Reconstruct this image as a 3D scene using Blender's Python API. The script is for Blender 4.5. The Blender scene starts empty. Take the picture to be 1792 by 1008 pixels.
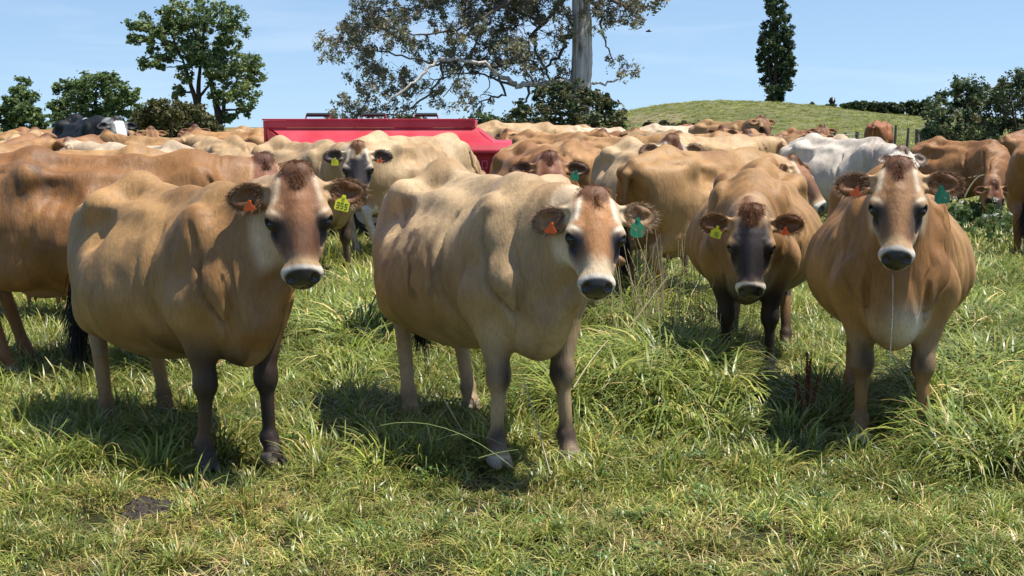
import bpy, math, random
import numpy as np
from mathutils import Vector, Matrix

# ------------------------------------------------------------------ camera, sky, sun, exposure
SC = bpy.context.scene
CAM_H, PITCH, FPX = 1.5, math.radians(7.22), 2400.0
cam_data = bpy.data.cameras.new('camera')
cam_data.sensor_width = 36.0
cam_data.lens = FPX / 1792.0 * 36.0
cam_data.clip_start, cam_data.clip_end = 0.05, 6000.0
cam = bpy.data.objects.new('camera', cam_data)
cam.location = (0, 0, CAM_H)
cam.rotation_euler = (math.radians(90) - PITCH, 0, 0)
SC.collection.objects.link(cam)
SC.camera = cam

SUN_VEC = Vector((0.38, -0.05, 1.0)).normalized()      # towards the sun
SUN_EL = math.asin(SUN_VEC.z)
SUN_AZ = math.atan2(SUN_VEC.x, SUN_VEC.y)              # clockwise from +Y
world = bpy.data.worlds.new('World')
SC.world = world
world.use_nodes = True
wn, wl = world.node_tree.nodes, world.node_tree.links
wn.clear()
w_out = wn.new('ShaderNodeOutputWorld')
w_bg = wn.new('ShaderNodeBackground')
w_sky = wn.new('ShaderNodeTexSky')
w_sky.sky_type = 'NISHITA'
w_sky.sun_disc = False
w_sky.sun_elevation = SUN_EL
w_sky.sun_rotation = SUN_AZ
w_sky.altitude = 0
w_sky.air_density = 1.0
w_sky.dust_density = 0.15
w_sky.ozone_density = 2.6
w_bg.inputs['Strength'].default_value = 0.108
# thin high streaks of cirrus over the blue
w_tc = wn.new('ShaderNodeTexCoord')
w_map = wn.new('ShaderNodeMapping')
w_map.inputs['Rotation'].default_value = (0, 0.22, 0)
w_map.inputs['Scale'].default_value = (1.6, 1.0, 13.0)
w_no = wn.new('ShaderNodeTexNoise')
w_no.inputs['Scale'].default_value = 2.3
w_no.inputs['Detail'].default_value = 6
w_no.inputs['Roughness'].default_value = 0.55
w_no.inputs['Distortion'].default_value = 0.4
w_cr = wn.new('ShaderNodeMapRange')
w_cr.inputs['From Min'].default_value = 0.5
w_cr.inputs['From Max'].default_value = 0.85
w_cr.inputs['To Max'].default_value = 0.38
w_mix = wn.new('ShaderNodeMix')
w_mix.data_type = 'RGBA'
w_mix.inputs['B'].default_value = (6.0, 6.6, 7.4, 1)
# clear summer air: the pale band at the horizon is thin, so look the sky up a little higher
w_hi = wn.new('ShaderNodeMapping')
w_hi.vector_type = 'POINT'
w_hi.inputs['Location'].default_value = (0, 0, 0.12)
w_hi.inputs['Scale'].default_value = (1, 1, 0.84)
wl.new(w_tc.outputs['Generated'], w_hi.inputs['Vector'])
wl.new(w_hi.outputs[0], w_sky.inputs['Vector'])
wl.new(w_tc.outputs['Generated'], w_map.inputs['Vector'])
wl.new(w_map.outputs[0], w_no.inputs['Vector'])
wl.new(w_no.outputs['Fac'], w_cr.inputs['Value'])
wl.new(w_cr.outputs[0], w_mix.inputs['Factor'])
wl.new(w_sky.outputs[0], w_mix.inputs['A'])
wl.new(w_mix.outputs['Result'], w_bg.inputs['Color'])
wl.new(w_bg.outputs[0], w_out.inputs['Surface'])

sun_data = bpy.data.lights.new('sun', 'SUN')
sun_data.energy = 5.0
sun_data.angle = math.radians(0.53)
sun_data.color = (1.0, 0.955, 0.88)
sun = bpy.data.objects.new('sun', sun_data)
sun.rotation_euler = SUN_VEC.to_track_quat('Z', 'Y').to_euler()
SC.collection.objects.link(sun)

SC.view_settings.view_transform = 'Standard'
SC.view_settings.look = 'None'
SC.view_settings.exposure = 0.58
SC.view_settings.gamma = 1.0
SC.view_settings.use_curve_mapping = False
SC.render.engine = 'CYCLES'
SC.cycles.max_bounces = 6
SC.cycles.diffuse_bounces = 2
SC.cycles.transparent_max_bounces = 6
SC.cycles.use_adaptive_sampling = True
SC.cycles.adaptive_threshold = 0.02
SC.cycles.use_denoising = True

# ------------------------------------------------------------------ small helpers
COL = SC.collection

def ray(px, py):
    "world direction through a pixel of the 1792 x 1008 photograph"
    x, y = (px - 896.0) / FPX, -(py - 504.0) / FPX
    c, s = math.cos(PITCH), math.sin(PITCH)
    return Vector((x, c + y * s, -s + y * c))

def at(px, py, D):
    "world point on the pixel's ray at world depth y = D"
    r = ray(px, py)
    return Vector((0, 0, CAM_H)) + r * (D / r.y)

def gp(px, py):
    r = ray(px, py)
    return Vector((0, 0, CAM_H)) + r * (CAM_H / -r.z)

def tag(o, label=None, cat=None, group=None, kind=None):
    if label: o['label'] = label
    if cat: o['category'] = cat
    if group: o['group'] = group
    if kind: o['kind'] = kind
    return o

def empty(name, loc=(0, 0, 0), rz=0.0):
    o = bpy.data.objects.new(name, None)
    o.location = loc
    o.rotation_euler = (0, 0, rz)
    o.empty_display_size = 0.2
    COL.objects.link(o)
    return o

def link_mesh(name, me, mat=None, parent=None, loc=(0, 0, 0), smooth=False):
    o = bpy.data.objects.new(name, me)
    if mat: me.materials.append(mat)
    o.location = loc
    COL.objects.link(o)
    if parent: o.parent = parent
    if smooth: shade_smooth(me)
    return o

def shade_smooth(me):
    me.polygons.foreach_set('use_smooth', np.ones(len(me.polygons), dtype=bool))

def raw_mesh(name, V, F, col=None, smooth=False):
    "V (n,3) float; F (m,k) int with constant k; col (n,3) vertex colours"
    V = np.ascontiguousarray(V, dtype=np.float32)
    F = np.ascontiguousarray(F, dtype=np.int32)
    me = bpy.data.meshes.new(name)
    me.vertices.add(len(V))
    me.vertices.foreach_set('co', V.ravel())
    k = F.shape[1]
    me.loops.add(F.size)
    me.loops.foreach_set('vertex_index', F.ravel())
    me.polygons.add(len(F))
    me.polygons.foreach_set('loop_start', np.arange(0, F.size, k, dtype=np.int32))
    me.polygons.foreach_set('loop_total', np.full(len(F), k, dtype=np.int32))
    if col is not None:
        a = me.color_attributes.new('Col', 'FLOAT_COLOR', 'POINT')
        c4 = np.ones((len(V), 4), dtype=np.float32)
        c4[:, :3] = col
        a.data.foreach_set('color', c4.ravel())
    me.update(calc_edges=True)
    if smooth: shade_smooth(me)
    return me

class MB:
    "collects boxes and tubes and makes one mesh of them"
    def __init__(self):
        self.v, self.f = [], []
    def add(self, vs, fs):
        n = len(self.v)
        self.v += [tuple(v) for v in vs]
        self.f += [tuple(i + n for i in f) for f in fs]
        return self
    def box(self, a, b, rot=None, cen=None):
        vs = [Vector((x, y, z)) for x in (a[0], b[0]) for y in (a[1], b[1]) for z in (a[2], b[2])]
        if rot is not None:
            vs = [rot @ (v - cen) + cen for v in vs]
        return self.add(vs, [(0, 1, 3, 2), (4, 6, 7, 5), (0, 4, 5, 1), (2, 3, 7, 6), (0, 2, 6, 4), (1, 5, 7, 3)])
    def tube(self, pts, rad, n=8, cap=True, wob=0.0, rnd=None):
        pts = [Vector(p) for p in pts]
        if not hasattr(rad, '__len__'): rad = [rad] * len(pts)
        rings = []
        up = Vector((0.13, 0.2, 1)).normalized()
        prev = None
        for i, p in enumerate(pts):
            d = (pts[min(i + 1, len(pts) - 1)] - pts[max(i - 1, 0)]).normalized()
            ref = prev if prev is not None else (up if abs(d.dot(up)) < 0.95 else Vector((1, 0, 0)))
            u = (ref - d * ref.dot(d)).normalized()
            prev = u
            w = d.cross(u)
            ring = []
            for k in range(n):
                a = 2 * math.pi * k / n
                r = rad[i] * (1 + (rnd.uniform(-wob, wob) if wob else 0))
                ring.append(p + (u * math.cos(a) + w * math.sin(a)) * r)
            rings.append(ring)
        vs = [v for r in rings for v in r]
        fs = []
        for i in range(len(pts) - 1):
            for k in range(n):
                a, b = i * n + k, i * n + (k + 1) % n
                fs.append((a, b, b + n, a + n))
        if cap:
            fs.append(tuple(range(n))[::-1])
            fs.append(tuple(range((len(pts) - 1) * n, len(pts) * n)))
        return self.add(vs, fs)
    def mesh(self, name):
        me = bpy.data.meshes.new(name)
        me.from_pydata(self.v, [], self.f)
        me.update()
        return me
    def build(self, name, mat, parent=None, smooth=False, bevel=0.0, loc=(0, 0, 0)):
        o = link_mesh(name, self.mesh(name), mat, parent, loc, smooth)
        if bevel:
            m = o.modifiers.new('bevel', 'BEVEL')
            m.width = bevel
            m.segments = 2
            m.limit_method = 'ANGLE'
        return o

def lerp3(a, b, t):
    return np.asarray(a)[None, :] * (1 - t[:, None]) + np.asarray(b)[None, :] * t[:, None]

def sstep(a, b, x):
    t = np.clip((x - a) / (b - a), 0, 1)
    return t * t * (3 - 2 * t)

_lat = np.random.RandomState(5).rand(32, 32, 32).astype(np.float32)
def vnoise(x, y, z):
    "smooth value noise in 0..1"
    xi, yi, zi = np.floor(x).astype(int), np.floor(y).astype(int), np.floor(z).astype(int)
    fx, fy, fz = x - xi, y - yi, z - zi
    fx, fy, fz = fx * fx * (3 - 2 * fx), fy * fy * (3 - 2 * fy), fz * fz * (3 - 2 * fz)
    g = lambda a, b, c: _lat[(xi + a) & 31, (yi + b) & 31, (zi + c) & 31]
    c00 = g(0, 0, 0) * (1 - fx) + g(1, 0, 0) * fx
    c10 = g(0, 1, 0) * (1 - fx) + g(1, 1, 0) * fx
    c01 = g(0, 0, 1) * (1 - fx) + g(1, 0, 1) * fx
    c11 = g(0, 1, 1) * (1 - fx) + g(1, 1, 1) * fx
    return (c00 * (1 - fy) + c10 * fy) * (1 - fz) + (c01 * (1 - fy) + c11 * fy) * fz

def strands(rs, base, dirs, length, width, cols, curl=.3, seg=3, droop=0.0):
    "tapered hair ribbons; base, dirs (n,3); length, width (n,) or scalar"
    n = len(base)
    length = np.broadcast_to(np.asarray(length, float), (n,)); width = np.broadcast_to(np.asarray(width, float), (n,))
    side = np.cross(dirs, rs.normal(size=(n, 3))); side /= np.linalg.norm(side, axis=1)[:, None] + 1e-9
    cu = rs.normal(size=(n, 3)) * curl
    V = np.zeros((n, 2 * seg + 1, 3)); C3 = np.zeros((n, 2 * seg + 1, 3))
    for k in range(seg + 1):
        t = k / seg
        p = base + dirs * (length * t)[:, None] + cu * (length * t * t)[:, None] - np.array([0, 0, droop])[None, :] * (length * t * t)[:, None]
        wv = side * (width * (1 - t) * .5)[:, None]
        if k < seg:
            V[:, 2 * k] = p - wv; V[:, 2 * k + 1] = p + wv
            C3[:, 2 * k] = cols; C3[:, 2 * k + 1] = cols
        else:
            V[:, 2 * k] = p; C3[:, 2 * k] = cols
    m = 2 * seg + 1
    tri = []
    for k in range(seg - 1):
        a = 2 * k
        tri += [(a, a + 1, a + 3), (a, a + 3, a + 2)]
    a = 2 * (seg - 1)
    tri.append((a, a + 1, a + 2))
    tri = np.array(tri)
    Fc = (tri[None, :, :] + (np.arange(n) * m)[:, None, None]).reshape(-1, 3)
    return V.reshape(-1, 3), Fc, C3.reshape(-1, 3)

# ------------------------------------------------------------------ materials
def new_mat(name):
    m = bpy.data.materials.new(name)
    m.use_nodes = True
    nt = m.node_tree
    nt.nodes.clear()
    out = nt.nodes.new('ShaderNodeOutputMaterial')
    p = nt.nodes.new('ShaderNodeBsdfPrincipled')
    nt.links.new(p.outputs[0], out.inputs['Surface'])
    return m, nt, p, out

def simple_mat(name, col, rough=0.5, var=0.25, scale=30.0, bump=0.0, spec=0.4, metal=0.0, coat=0.0):
    m, nt, p, out = new_mat(name)
    N, L = nt.nodes, nt.links
    tc = N.new('ShaderNodeTexCoord')
    no = N.new('ShaderNodeTexNoise')
    no.inputs['Scale'].default_value = scale
    no.inputs['Detail'].default_value = 5
    L.new(tc.outputs['Object'], no.inputs['Vector'])
    mr = N.new('ShaderNodeMapRange')
    mr.inputs['To Min'].default_value = 1 - var
    mr.inputs['To Max'].default_value = 1 + var
    L.new(no.outputs['Fac'], mr.inputs['Value'])
    mx = N.new('ShaderNodeVectorMath'); mx.operation = 'SCALE'
    mx.inputs[0].default_value = col
    L.new(mr.outputs[0], mx.inputs['Scale'])
    L.new(mx.outputs[0], p.inputs['Base Color'])
    p.inputs['Roughness'].default_value = rough
    p.inputs['Specular IOR Level'].default_value = spec
    p.inputs['Metallic'].default_value = metal
    p.inputs['Coat Weight'].default_value = coat
    if bump:
        b = N.new('ShaderNodeBump')
        b.inputs['Strength'].default_value = 1.0
        b.inputs['Distance'].default_value = bump
        L.new(no.outputs['Fac'], b.inputs['Height'])
        L.new(b.outputs[0], p.inputs['Normal'])
    return m

def coat_mat():
    m, nt, p, out = new_mat('cow_coat')
    N, L = nt.nodes, nt.links
    at_ = N.new('ShaderNodeAttribute'); at_.attribute_name = 'Col'
    gl = N.new('ShaderNodeAttribute'); gl.attribute_name = 'wet'
    oi = N.new('ShaderNodeObjectInfo')
    tc = N.new('ShaderNodeTexCoord')
    # base = painted coat x object tint x soft blotches x fine hair streaks
    tint = N.new('ShaderNodeMix'); tint.data_type = 'RGBA'; tint.blend_type = 'MULTIPLY'
    tint.inputs['Factor'].default_value = 1
    L.new(at_.outputs['Color'], tint.inputs['A']); L.new(oi.outputs['Color'], tint.inputs['B'])
    n1 = N.new('ShaderNodeTexNoise'); n1.inputs['Scale'].default_value = 7; n1.inputs['Detail'].default_value = 8; n1.inputs['Roughness'].default_value = .62
    mp1 = N.new('ShaderNodeMapping'); mp1.inputs['Scale'].default_value = (1.0, 1.0, 0.5)
    L.new(tc.outputs['Object'], mp1.inputs[0]); L.new(mp1.outputs[0], n1.inputs['Vector'])
    r1 = N.new('ShaderNodeMapRange')
    r1.inputs['From Min'].default_value = 0.3; r1.inputs['From Max'].default_value = 0.7
    r1.inputs['To Min'].default_value = 0.72; r1.inputs['To Max'].default_value = 1.20
    L.new(n1.outputs['Fac'], r1.inputs['Value'])
    mp2 = N.new('ShaderNodeMapping'); mp2.inputs['Scale'].default_value = (120, 120, 24)
    mp2.inputs['Rotation'].default_value = (0, 0.5, 0)
    L.new(tc.outputs['Object'], mp2.inputs[0])
    n2 = N.new('ShaderNodeTexNoise'); n2.inputs['Scale'].default_value = 1.0; n2.inputs['Detail'].default_value = 6; n2.inputs['Roughness'].default_value = .7
    L.new(mp2.outputs[0], n2.inputs['Vector'])
    r2 = N.new('ShaderNodeMapRange')
    r2.inputs['From Min'].default_value = 0.25; r2.inputs['From Max'].default_value = 0.75
    r2.inputs['To Min'].default_value = 0.76; r2.inputs['To Max'].default_value = 1.22
    L.new(n2.outputs['Fac'], r2.inputs['Value'])
    mu = N.new('ShaderNodeMath'); mu.operation = 'MULTIPLY'
    L.new(r1.outputs[0], mu.inputs[0]); L.new(r2.outputs[0], mu.inputs[1])
    # mud and dung specks
    n3 = N.new('ShaderNodeTexNoise'); n3.inputs['Scale'].default_value = 5; n3.inputs['Detail'].default_value = 9
    n3.inputs['Roughness'].default_value = 0.7
    L.new(tc.outputs['Object'], n3.inputs['Vector'])
    r3 = N.new('ShaderNodeMapRange')
    r3.inputs['From Min'].default_value = 0.60; r3.inputs['From Max'].default_value = 0.74
    r3.inputs['To Min'].default_value = 0.0; r3.inputs['To Max'].default_value = 0.5
    L.new(n3.outputs['Fac'], r3.inputs['Value'])
    vs = N.new('ShaderNodeVectorMath'); vs.operation = 'SCALE'
    L.new(tint.outputs['Result'], vs.inputs[0]); L.new(mu.outputs[0], vs.inputs['Scale'])
    md = N.new('ShaderNodeMix'); md.data_type = 'RGBA'
    md.inputs['B'].default_value = (0.10, 0.07, 0.045, 1)
    L.new(r3.outputs[0], md.inputs['Factor']); L.new(vs.outputs[0], md.inputs['A'])
    L.new(md.outputs['Result'], p.inputs['Base Color'])
    # bump: hair + folds of skin
    n4 = N.new('ShaderNodeTexNoise'); n4.inputs['Scale'].default_value = 1; n4.inputs['Detail'].default_value = 3
    mp4 = N.new('ShaderNodeMapping'); mp4.inputs['Scale'].default_value = (26, 22, 7); mp4.inputs['Rotation'].default_value = (0, 0.55, 0); n4.inputs['Detail'].default_value = 5
    L.new(tc.outputs['Object'], mp4.inputs[0]); L.new(mp4.outputs[0], n4.inputs['Vector'])
    hm = N.new('ShaderNodeMath'); hm.operation = 'MULTIPLY_ADD'
    hm.inputs[1].default_value = 0.30
    L.new(n2.outputs['Fac'], hm.inputs[0]); L.new(n4.outputs['Fac'], hm.inputs[2])
    b = N.new('ShaderNodeBump'); b.inputs['Distance'].default_value = 0.010; b.inputs['Strength'].default_value = 0.75
    L.new(hm.outputs[0], b.inputs['Height']); L.new(b.outputs[0], p.inputs['Normal'])
    rr = N.new('ShaderNodeMapRange')
    rr.inputs['To Min'].default_value = 0.56; rr.inputs['To Max'].default_value = 0.34
    L.new(gl.outputs['Fac'], rr.inputs['Value']); L.new(rr.outputs[0], p.inputs['Roughness'])
    p.inputs['Specular IOR Level'].default_value = 0.34
    p.inputs['Sheen Weight'].default_value = 0.0
    cw = N.new('ShaderNodeMath'); cw.operation = 'MULTIPLY'; cw.inputs[1].default_value = .35; L.new(gl.outputs['Fac'], cw.inputs[0])
    L.new(cw.outputs[0], p.inputs['Coat Weight']); p.inputs['Coat Roughness'].default_value = 0.22
    return m

def attr_mat(name, rough=0.6, spec=0.3, trans=0.0, var=0.0, scale=3.0, inst=0.0):
    "material that takes its colour from the mesh's colour attribute"
    m, nt, p, out = new_mat(name)
    N, L = nt.nodes, nt.links
    a = N.new('ShaderNodeAttribute'); a.attribute_name = 'Col'
    src = a.outputs['Color']
    if var or inst:
        geo = N.new('ShaderNodeNewGeometry')
        no = N.new('ShaderNodeTexNoise'); no.inputs['Scale'].default_value = scale; no.inputs['Detail'].default_value = 4
        L.new(geo.outputs['Position'], no.inputs['Vector'])
        mr = N.new('ShaderNodeMapRange')
        mr.inputs['From Min'].default_value = 0.3; mr.inputs['From Max'].default_value = 0.7
        mr.inputs['To Min'].default_value = 1 - var; mr.inputs['To Max'].default_value = 1 + var
        L.new(no.outputs['Fac'], mr.inputs['Value'])
        fac = mr.outputs[0]
        if inst:
            oi = N.new('ShaderNodeObjectInfo')
            m2 = N.new('ShaderNodeMapRange')
            m2.inputs['To Min'].default_value = 1 - inst; m2.inputs['To Max'].default_value = 1 + inst
            L.new(oi.outputs['Random'], m2.inputs['Value'])
            mu = N.new('ShaderNodeMath'); mu.operation = 'MULTIPLY'
            L.new(fac, mu.inputs[0]); L.new(m2.outputs[0], mu.inputs[1])
            fac = mu.outputs[0]
        vs = N.new('ShaderNodeVectorMath'); vs.operation = 'SCALE'
        L.new(src, vs.inputs[0]); L.new(fac, vs.inputs['Scale'])
        src = vs.outputs[0]
    L.new(src, p.inputs['Base Color'])
    p.inputs['Roughness'].default_value = rough
    p.inputs['Specular IOR Level'].default_value = spec
    if trans:
        t = N.new('ShaderNodeBsdfTranslucent')
        L.new(src, t.inputs['Color'])
        mx = N.new('ShaderNodeMixShader'); mx.inputs[0].default_value = trans
        L.new(p.outputs[0], mx.inputs[1]); L.new(t.outputs[0], mx.inputs[2])
        L.new(mx.outputs[0], out.inputs['Surface'])
    return m

MAT = {}
MAT['coat'] = coat_mat()
MAT['hair'] = attr_mat('coat_hair', rough=0.55, spec=0.25, trans=0.15)
MAT['eye'] = simple_mat('eye_wet_black', (0.012, 0.008, 0.006), rough=0.08, var=0.1, spec=0.6)
MAT['tag_yellow'] = simple_mat('tag_yellow_plastic', (0.72, 0.70, 0.03), rough=0.4, var=0.08, scale=60)
MAT['tag_orange'] = simple_mat('tag_orange_plastic', (0.85, 0.13, 0.02), rough=0.4, var=0.08, scale=60)
MAT['tag_green'] = simple_mat('tag_green_plastic', (0.02, 0.19, 0.09), rough=0.4, var=0.1, scale=60)
MAT['ink'] = simple_mat('tag_ink', (0.05, 0.05, 0.03), rough=0.6, var=0.1)
# ------------------------------------------------------------------ ground, hill
HILL_PX = np.array([-9000, 1030, 1060, 1090, 1150, 1220, 1270, 1350, 1450, 1600, 1792, 2300, 4000], float)
HILL_H = np.array([0, 0, .8, 1.75, 2.45, 2.85, 2.95, 2.80, 2.30, 1.35, .9, 1.2, 0], float)
def hill_h(x, y):
    x = np.asarray(x, float); y = np.asarray(y, float)
    ys = np.maximum(y, 30)
    hp = np.interp(896 + FPX * x / ys, HILL_PX, HILL_H)
    ramp = sstep(72, 150, y)
    fall = 1 - .9 * sstep(230, 420, y)
    return hp * ramp * fall + .10 * (vnoise(x * .11, y * .06, y * 0 + 3.3) - .5) * sstep(40, 90, y)
def ground_h(x, y):
    x = np.asarray(x, float); y = np.asarray(y, float)
    near = (vnoise(x * 1.1 + 40, y * 1.1 + 40, x * 0 + .5) - .5) * .07 + (vnoise(x * 4 + 9, y * 4, x * 0 + 7.5) - .5) * .035
    near = near * (1 - sstep(25, 45, y))
    return hill_h(x, y) + near - .02 - .0115 * np.maximum(0, y - 165)

def ground_mat():
    m, nt, p, out = new_mat('pasture_ground')
    N, L = nt.nodes, nt.links
    geo = N.new('ShaderNodeNewGeometry')
    def noise(scale, det, rough=.6, vec=None, st=None):
        n = N.new('ShaderNodeTexNoise'); n.inputs['Scale'].default_value = scale; n.inputs['Detail'].default_value = det
        n.inputs['Roughness'].default_value = rough
        if st:
            mp = N.new('ShaderNodeMapping'); mp.inputs['Scale'].default_value = st
            L.new(geo.outputs['Position'], mp.inputs[0]); L.new(mp.outputs[0], n.inputs['Vector'])
        else: L.new(geo.outputs['Position'], n.inputs['Vector'])
        return n.outputs['Fac']
    def ramp(src, stops):
        r = N.new('ShaderNodeValToRGB')
        e = r.color_ramp.elements
        e[0].position, e[0].color = stops[0][0], (*stops[0][1], 1)
        e[1].position, e[1].color = stops[-1][0], (*stops[-1][1], 1)
        for q in stops[1:-1]:
            k = e.new(q[0]); k.color = (*q[1], 1)
        L.new(src, r.inputs[0]); return r.outputs[0]
    def mix(a, b, f, mode='MIX'):
        x = N.new('ShaderNodeMix'); x.data_type = 'RGBA'; x.blend_type = mode
        for s_, v in (('A', a), ('B', b), ('Factor', f)):
            if isinstance(v, (int, float)): x.inputs[s_].default_value = v
            elif isinstance(v, tuple): x.inputs[s_].default_value = (*v, 1)
            else: L.new(v, x.inputs[s_])
        return x.outputs['Result']
    # near: dark thatch and soil under the blades; far: mown-looking pasture
    nearc = ramp(noise(9, 8, .7), [(.30, (.018, .020, .009)), (.5, (.045, .050, .018)), (.72, (.11, .10, .045))])
    farc = ramp(noise(.35, 9, .68, st=(1, .6, 1)), [(.32, (.095, .105, .042)), (.5, (.145, .152, .062)), (.64, (.20, .19, .088)), (.78, (.27, .23, .13))])
    far2 = ramp(noise(1.6, 8, .75, st=(1, .45, 1)), [(.3, (.62, .66, .6)), (.5, (1, 1, 1)), (.7, (1.3, 1.22, 1.15))])
    farc = mix(farc, far2, .75, 'MULTIPLY')
    sep = N.new('ShaderNodeSeparateXYZ'); L.new(geo.outputs['Position'], sep.inputs[0])
    mr = N.new('ShaderNodeMapRange'); mr.inputs['From Min'].default_value = 14; mr.inputs['From Max'].default_value = 40
    L.new(sep.outputs['Y'], mr.inputs['Value'])
    c = mix(nearc, farc, mr.outputs[0])
    # the bare eroded bank at the foot of the hill
    def bump1(ax, c0, w):
        a = N.new('ShaderNodeMath'); a.operation = 'SUBTRACT'; a.inputs[1].default_value = c0; L.new(sep.outputs[ax], a.inputs[0])
        b = N.new('ShaderNodeMath'); b.operation = 'DIVIDE'; b.inputs[1].default_value = w; L.new(a.outputs[0], b.inputs[0])
        d = N.new('ShaderNodeMath'); d.operation = 'POWER'; d.inputs[1].default_value = 2; L.new(b.outputs[0], d.inputs[0])
        return d.outputs[0]
    s_ = N.new('ShaderNodeMath'); s_.operation = 'ADD'
    L.new(bump1('X', 11.3, 3.0), s_.inputs[0]); L.new(bump1('Y', 112, 12), s_.inputs[1])
    nz = N.new('ShaderNodeMath'); nz.operation = 'ADD'; L.new(s_.outputs[0], nz.inputs[0]); L.new(noise(.6, 5), nz.inputs[1])
    bm = N.new('ShaderNodeMapRange'); bm.inputs['From Min'].default_value = 1.0; bm.inputs['From Max'].default_value = 1.6
    bm.inputs['To Min'].default_value = .6; bm.inputs['To Max'].default_value = 0
    L.new(nz.outputs[0], bm.inputs['Value'])
    c = mix(c, (.26, .20, .13), bm.outputs[0])
    L.new(c, p.inputs['Base Color'])
    p.inputs['Roughness'].default_value = .95
    p.inputs['Specular IOR Level'].default_value = .1
    b = N.new('ShaderNodeBump'); b.inputs['Distance'].default_value = .35; b.inputs['Strength'].default_value = .7
    L.new(noise(2.2, 9, .75), b.inputs['Height']); L.new(b.outputs[0], p.inputs['Normal'])
    return m

def build_ground():
    ys = np.concatenate([np.arange(-14, 2, 1.0), np.arange(2, 22, .16), np.arange(22, 60, .8), np.arange(60, 260, 2.2), np.geomspace(262, 4800, 40)])
    u = np.concatenate([np.linspace(-1, -.14, 24)[:-1], np.linspace(-.14, .14, 130), np.linspace(.14, 1, 24)[1:]])
    X = u[None, :] * (14 + np.abs(ys)[:, None] * 3.0) * 1.0
    Y = np.repeat(ys[:, None], len(u), 1)
    Zv = ground_h(X, Y)
    V = np.stack([X, Y, Zv], -1).reshape(-1, 3)
    n, m = len(ys), len(u)
    i, j = np.meshgrid(np.arange(n - 1), np.arange(m - 1), indexing='ij')
    a = (i * m + j).ravel()
    F = np.stack([a, a + 1, a + m + 1, a + m], 1)
    o = link_mesh('ground', raw_mesh('ground', V, F, smooth=True), ground_mat())
    tag(o, 'green pasture running back to a low grassy hill', kind='structure')
build_ground()

# ------------------------------------------------------------------ grass
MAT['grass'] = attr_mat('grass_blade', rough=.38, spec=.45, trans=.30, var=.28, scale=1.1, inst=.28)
MAT['straw'] = attr_mat('dry_stalk', rough=.6, spec=.3, trans=.15)
SRC = bpy.data.collections.new('grass_sources')         # never linked to the scene: instanced only

def blades(rs, base, yaw, lean, length, width, cols, seg=4, bend=1.0, tipcol=None):
    n = len(base)
    dirh = np.stack([np.cos(yaw), np.sin(yaw), np.zeros(n)], 1)
    side = np.stack([-np.sin(yaw), np.cos(yaw), np.zeros(n)], 1)
    tw = rs.uniform(-.8, .8, n)
    V = np.zeros((n, 2 * seg + 1, 3)); CC = np.zeros((n, 2 * seg + 1, 3))
    p = base.copy(); ang = lean.copy()
    for k in range(seg + 1):
        t = k / seg
        sd = side * np.cos(tw * t)[:, None] + np.array([0, 0, 1.0]) * np.sin(tw * t)[:, None] * .4
        w = width * (1 - t ** 1.7) * (0.75 + .5 * min(t * 3, 1))
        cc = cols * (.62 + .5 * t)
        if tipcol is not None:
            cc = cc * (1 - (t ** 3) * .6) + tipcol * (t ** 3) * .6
        if k < seg:
            V[:, 2 * k] = p - sd * w[:, None] * .5; V[:, 2 * k + 1] = p + sd * w[:, None] * .5
            CC[:, 2 * k] = cc; CC[:, 2 * k + 1] = cc
        else:
            V[:, 2 * k] = p; CC[:, 2 * k] = cc
        p = p + (dirh * np.sin(ang)[:, None] + np.array([0, 0, 1.0]) * np.cos(ang)[:, None]) * (length / seg)[:, None]
        ang = ang + bend * rs.uniform(.15, .6, n)
    m = 2 * seg + 1
    tri = []
    for k in range(seg - 1):
        a = 2 * k; tri += [(a, a + 1, a + 3), (a, a + 3, a + 2)]
    a = 2 * (seg - 1); tri.append((a, a + 1, a + 2))
    Fc = (np.array(tri)[None] + (np.arange(n) * m)[:, None, None]).reshape(-1, 3)
    return V.reshape(-1, 3), Fc, CC.reshape(-1, 3)

G_HUES = np.array([(0.198, 0.255, 0.034), (0.271, 0.329, 0.046), (0.132, 0.205, 0.03), (0.366, 0.384, 0.071), (0.527, 0.472, 0.121), (0.205, 0.26, 0.071), (0.732, 0.546, 0.233), (0.395, 0.248, 0.101)])
def grass_cols(rs, n, w):
    k = rs.choice(len(G_HUES), n, p=np.array(w) / sum(w))
    return G_HUES[k] * rs.uniform(.8, 1.25, (n, 1))

def clump(idx, n, rad, lmin, lmax, wid, lean0, lean1, hues, bend=1.0, centre=False, seg=4):
    rs = np.random.RandomState(100 + idx)
    r = rad * np.sqrt(rs.rand(n)); a = rs.uniform(0, 2 * math.pi, n)
    base = np.stack([r * np.cos(a), r * np.sin(a), np.full(n, -.015)], 1)
    yaw = (a + rs.normal(size=n) * .6) if centre else rs.uniform(0, 2 * math.pi, n)
    ln = rs.uniform(lmin, lmax, n) * (1 - .3 * (r / rad) if centre else 1)
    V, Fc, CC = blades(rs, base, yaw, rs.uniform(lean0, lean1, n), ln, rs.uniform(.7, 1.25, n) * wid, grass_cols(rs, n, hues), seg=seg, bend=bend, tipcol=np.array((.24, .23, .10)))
    me = raw_mesh('grass_clump', V, Fc, CC)
    me.materials.append(MAT['grass'])
    o = bpy.data.objects.new('grass_clump_%02d' % idx, me)
    SRC.objects.link(o)
    return idx

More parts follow.
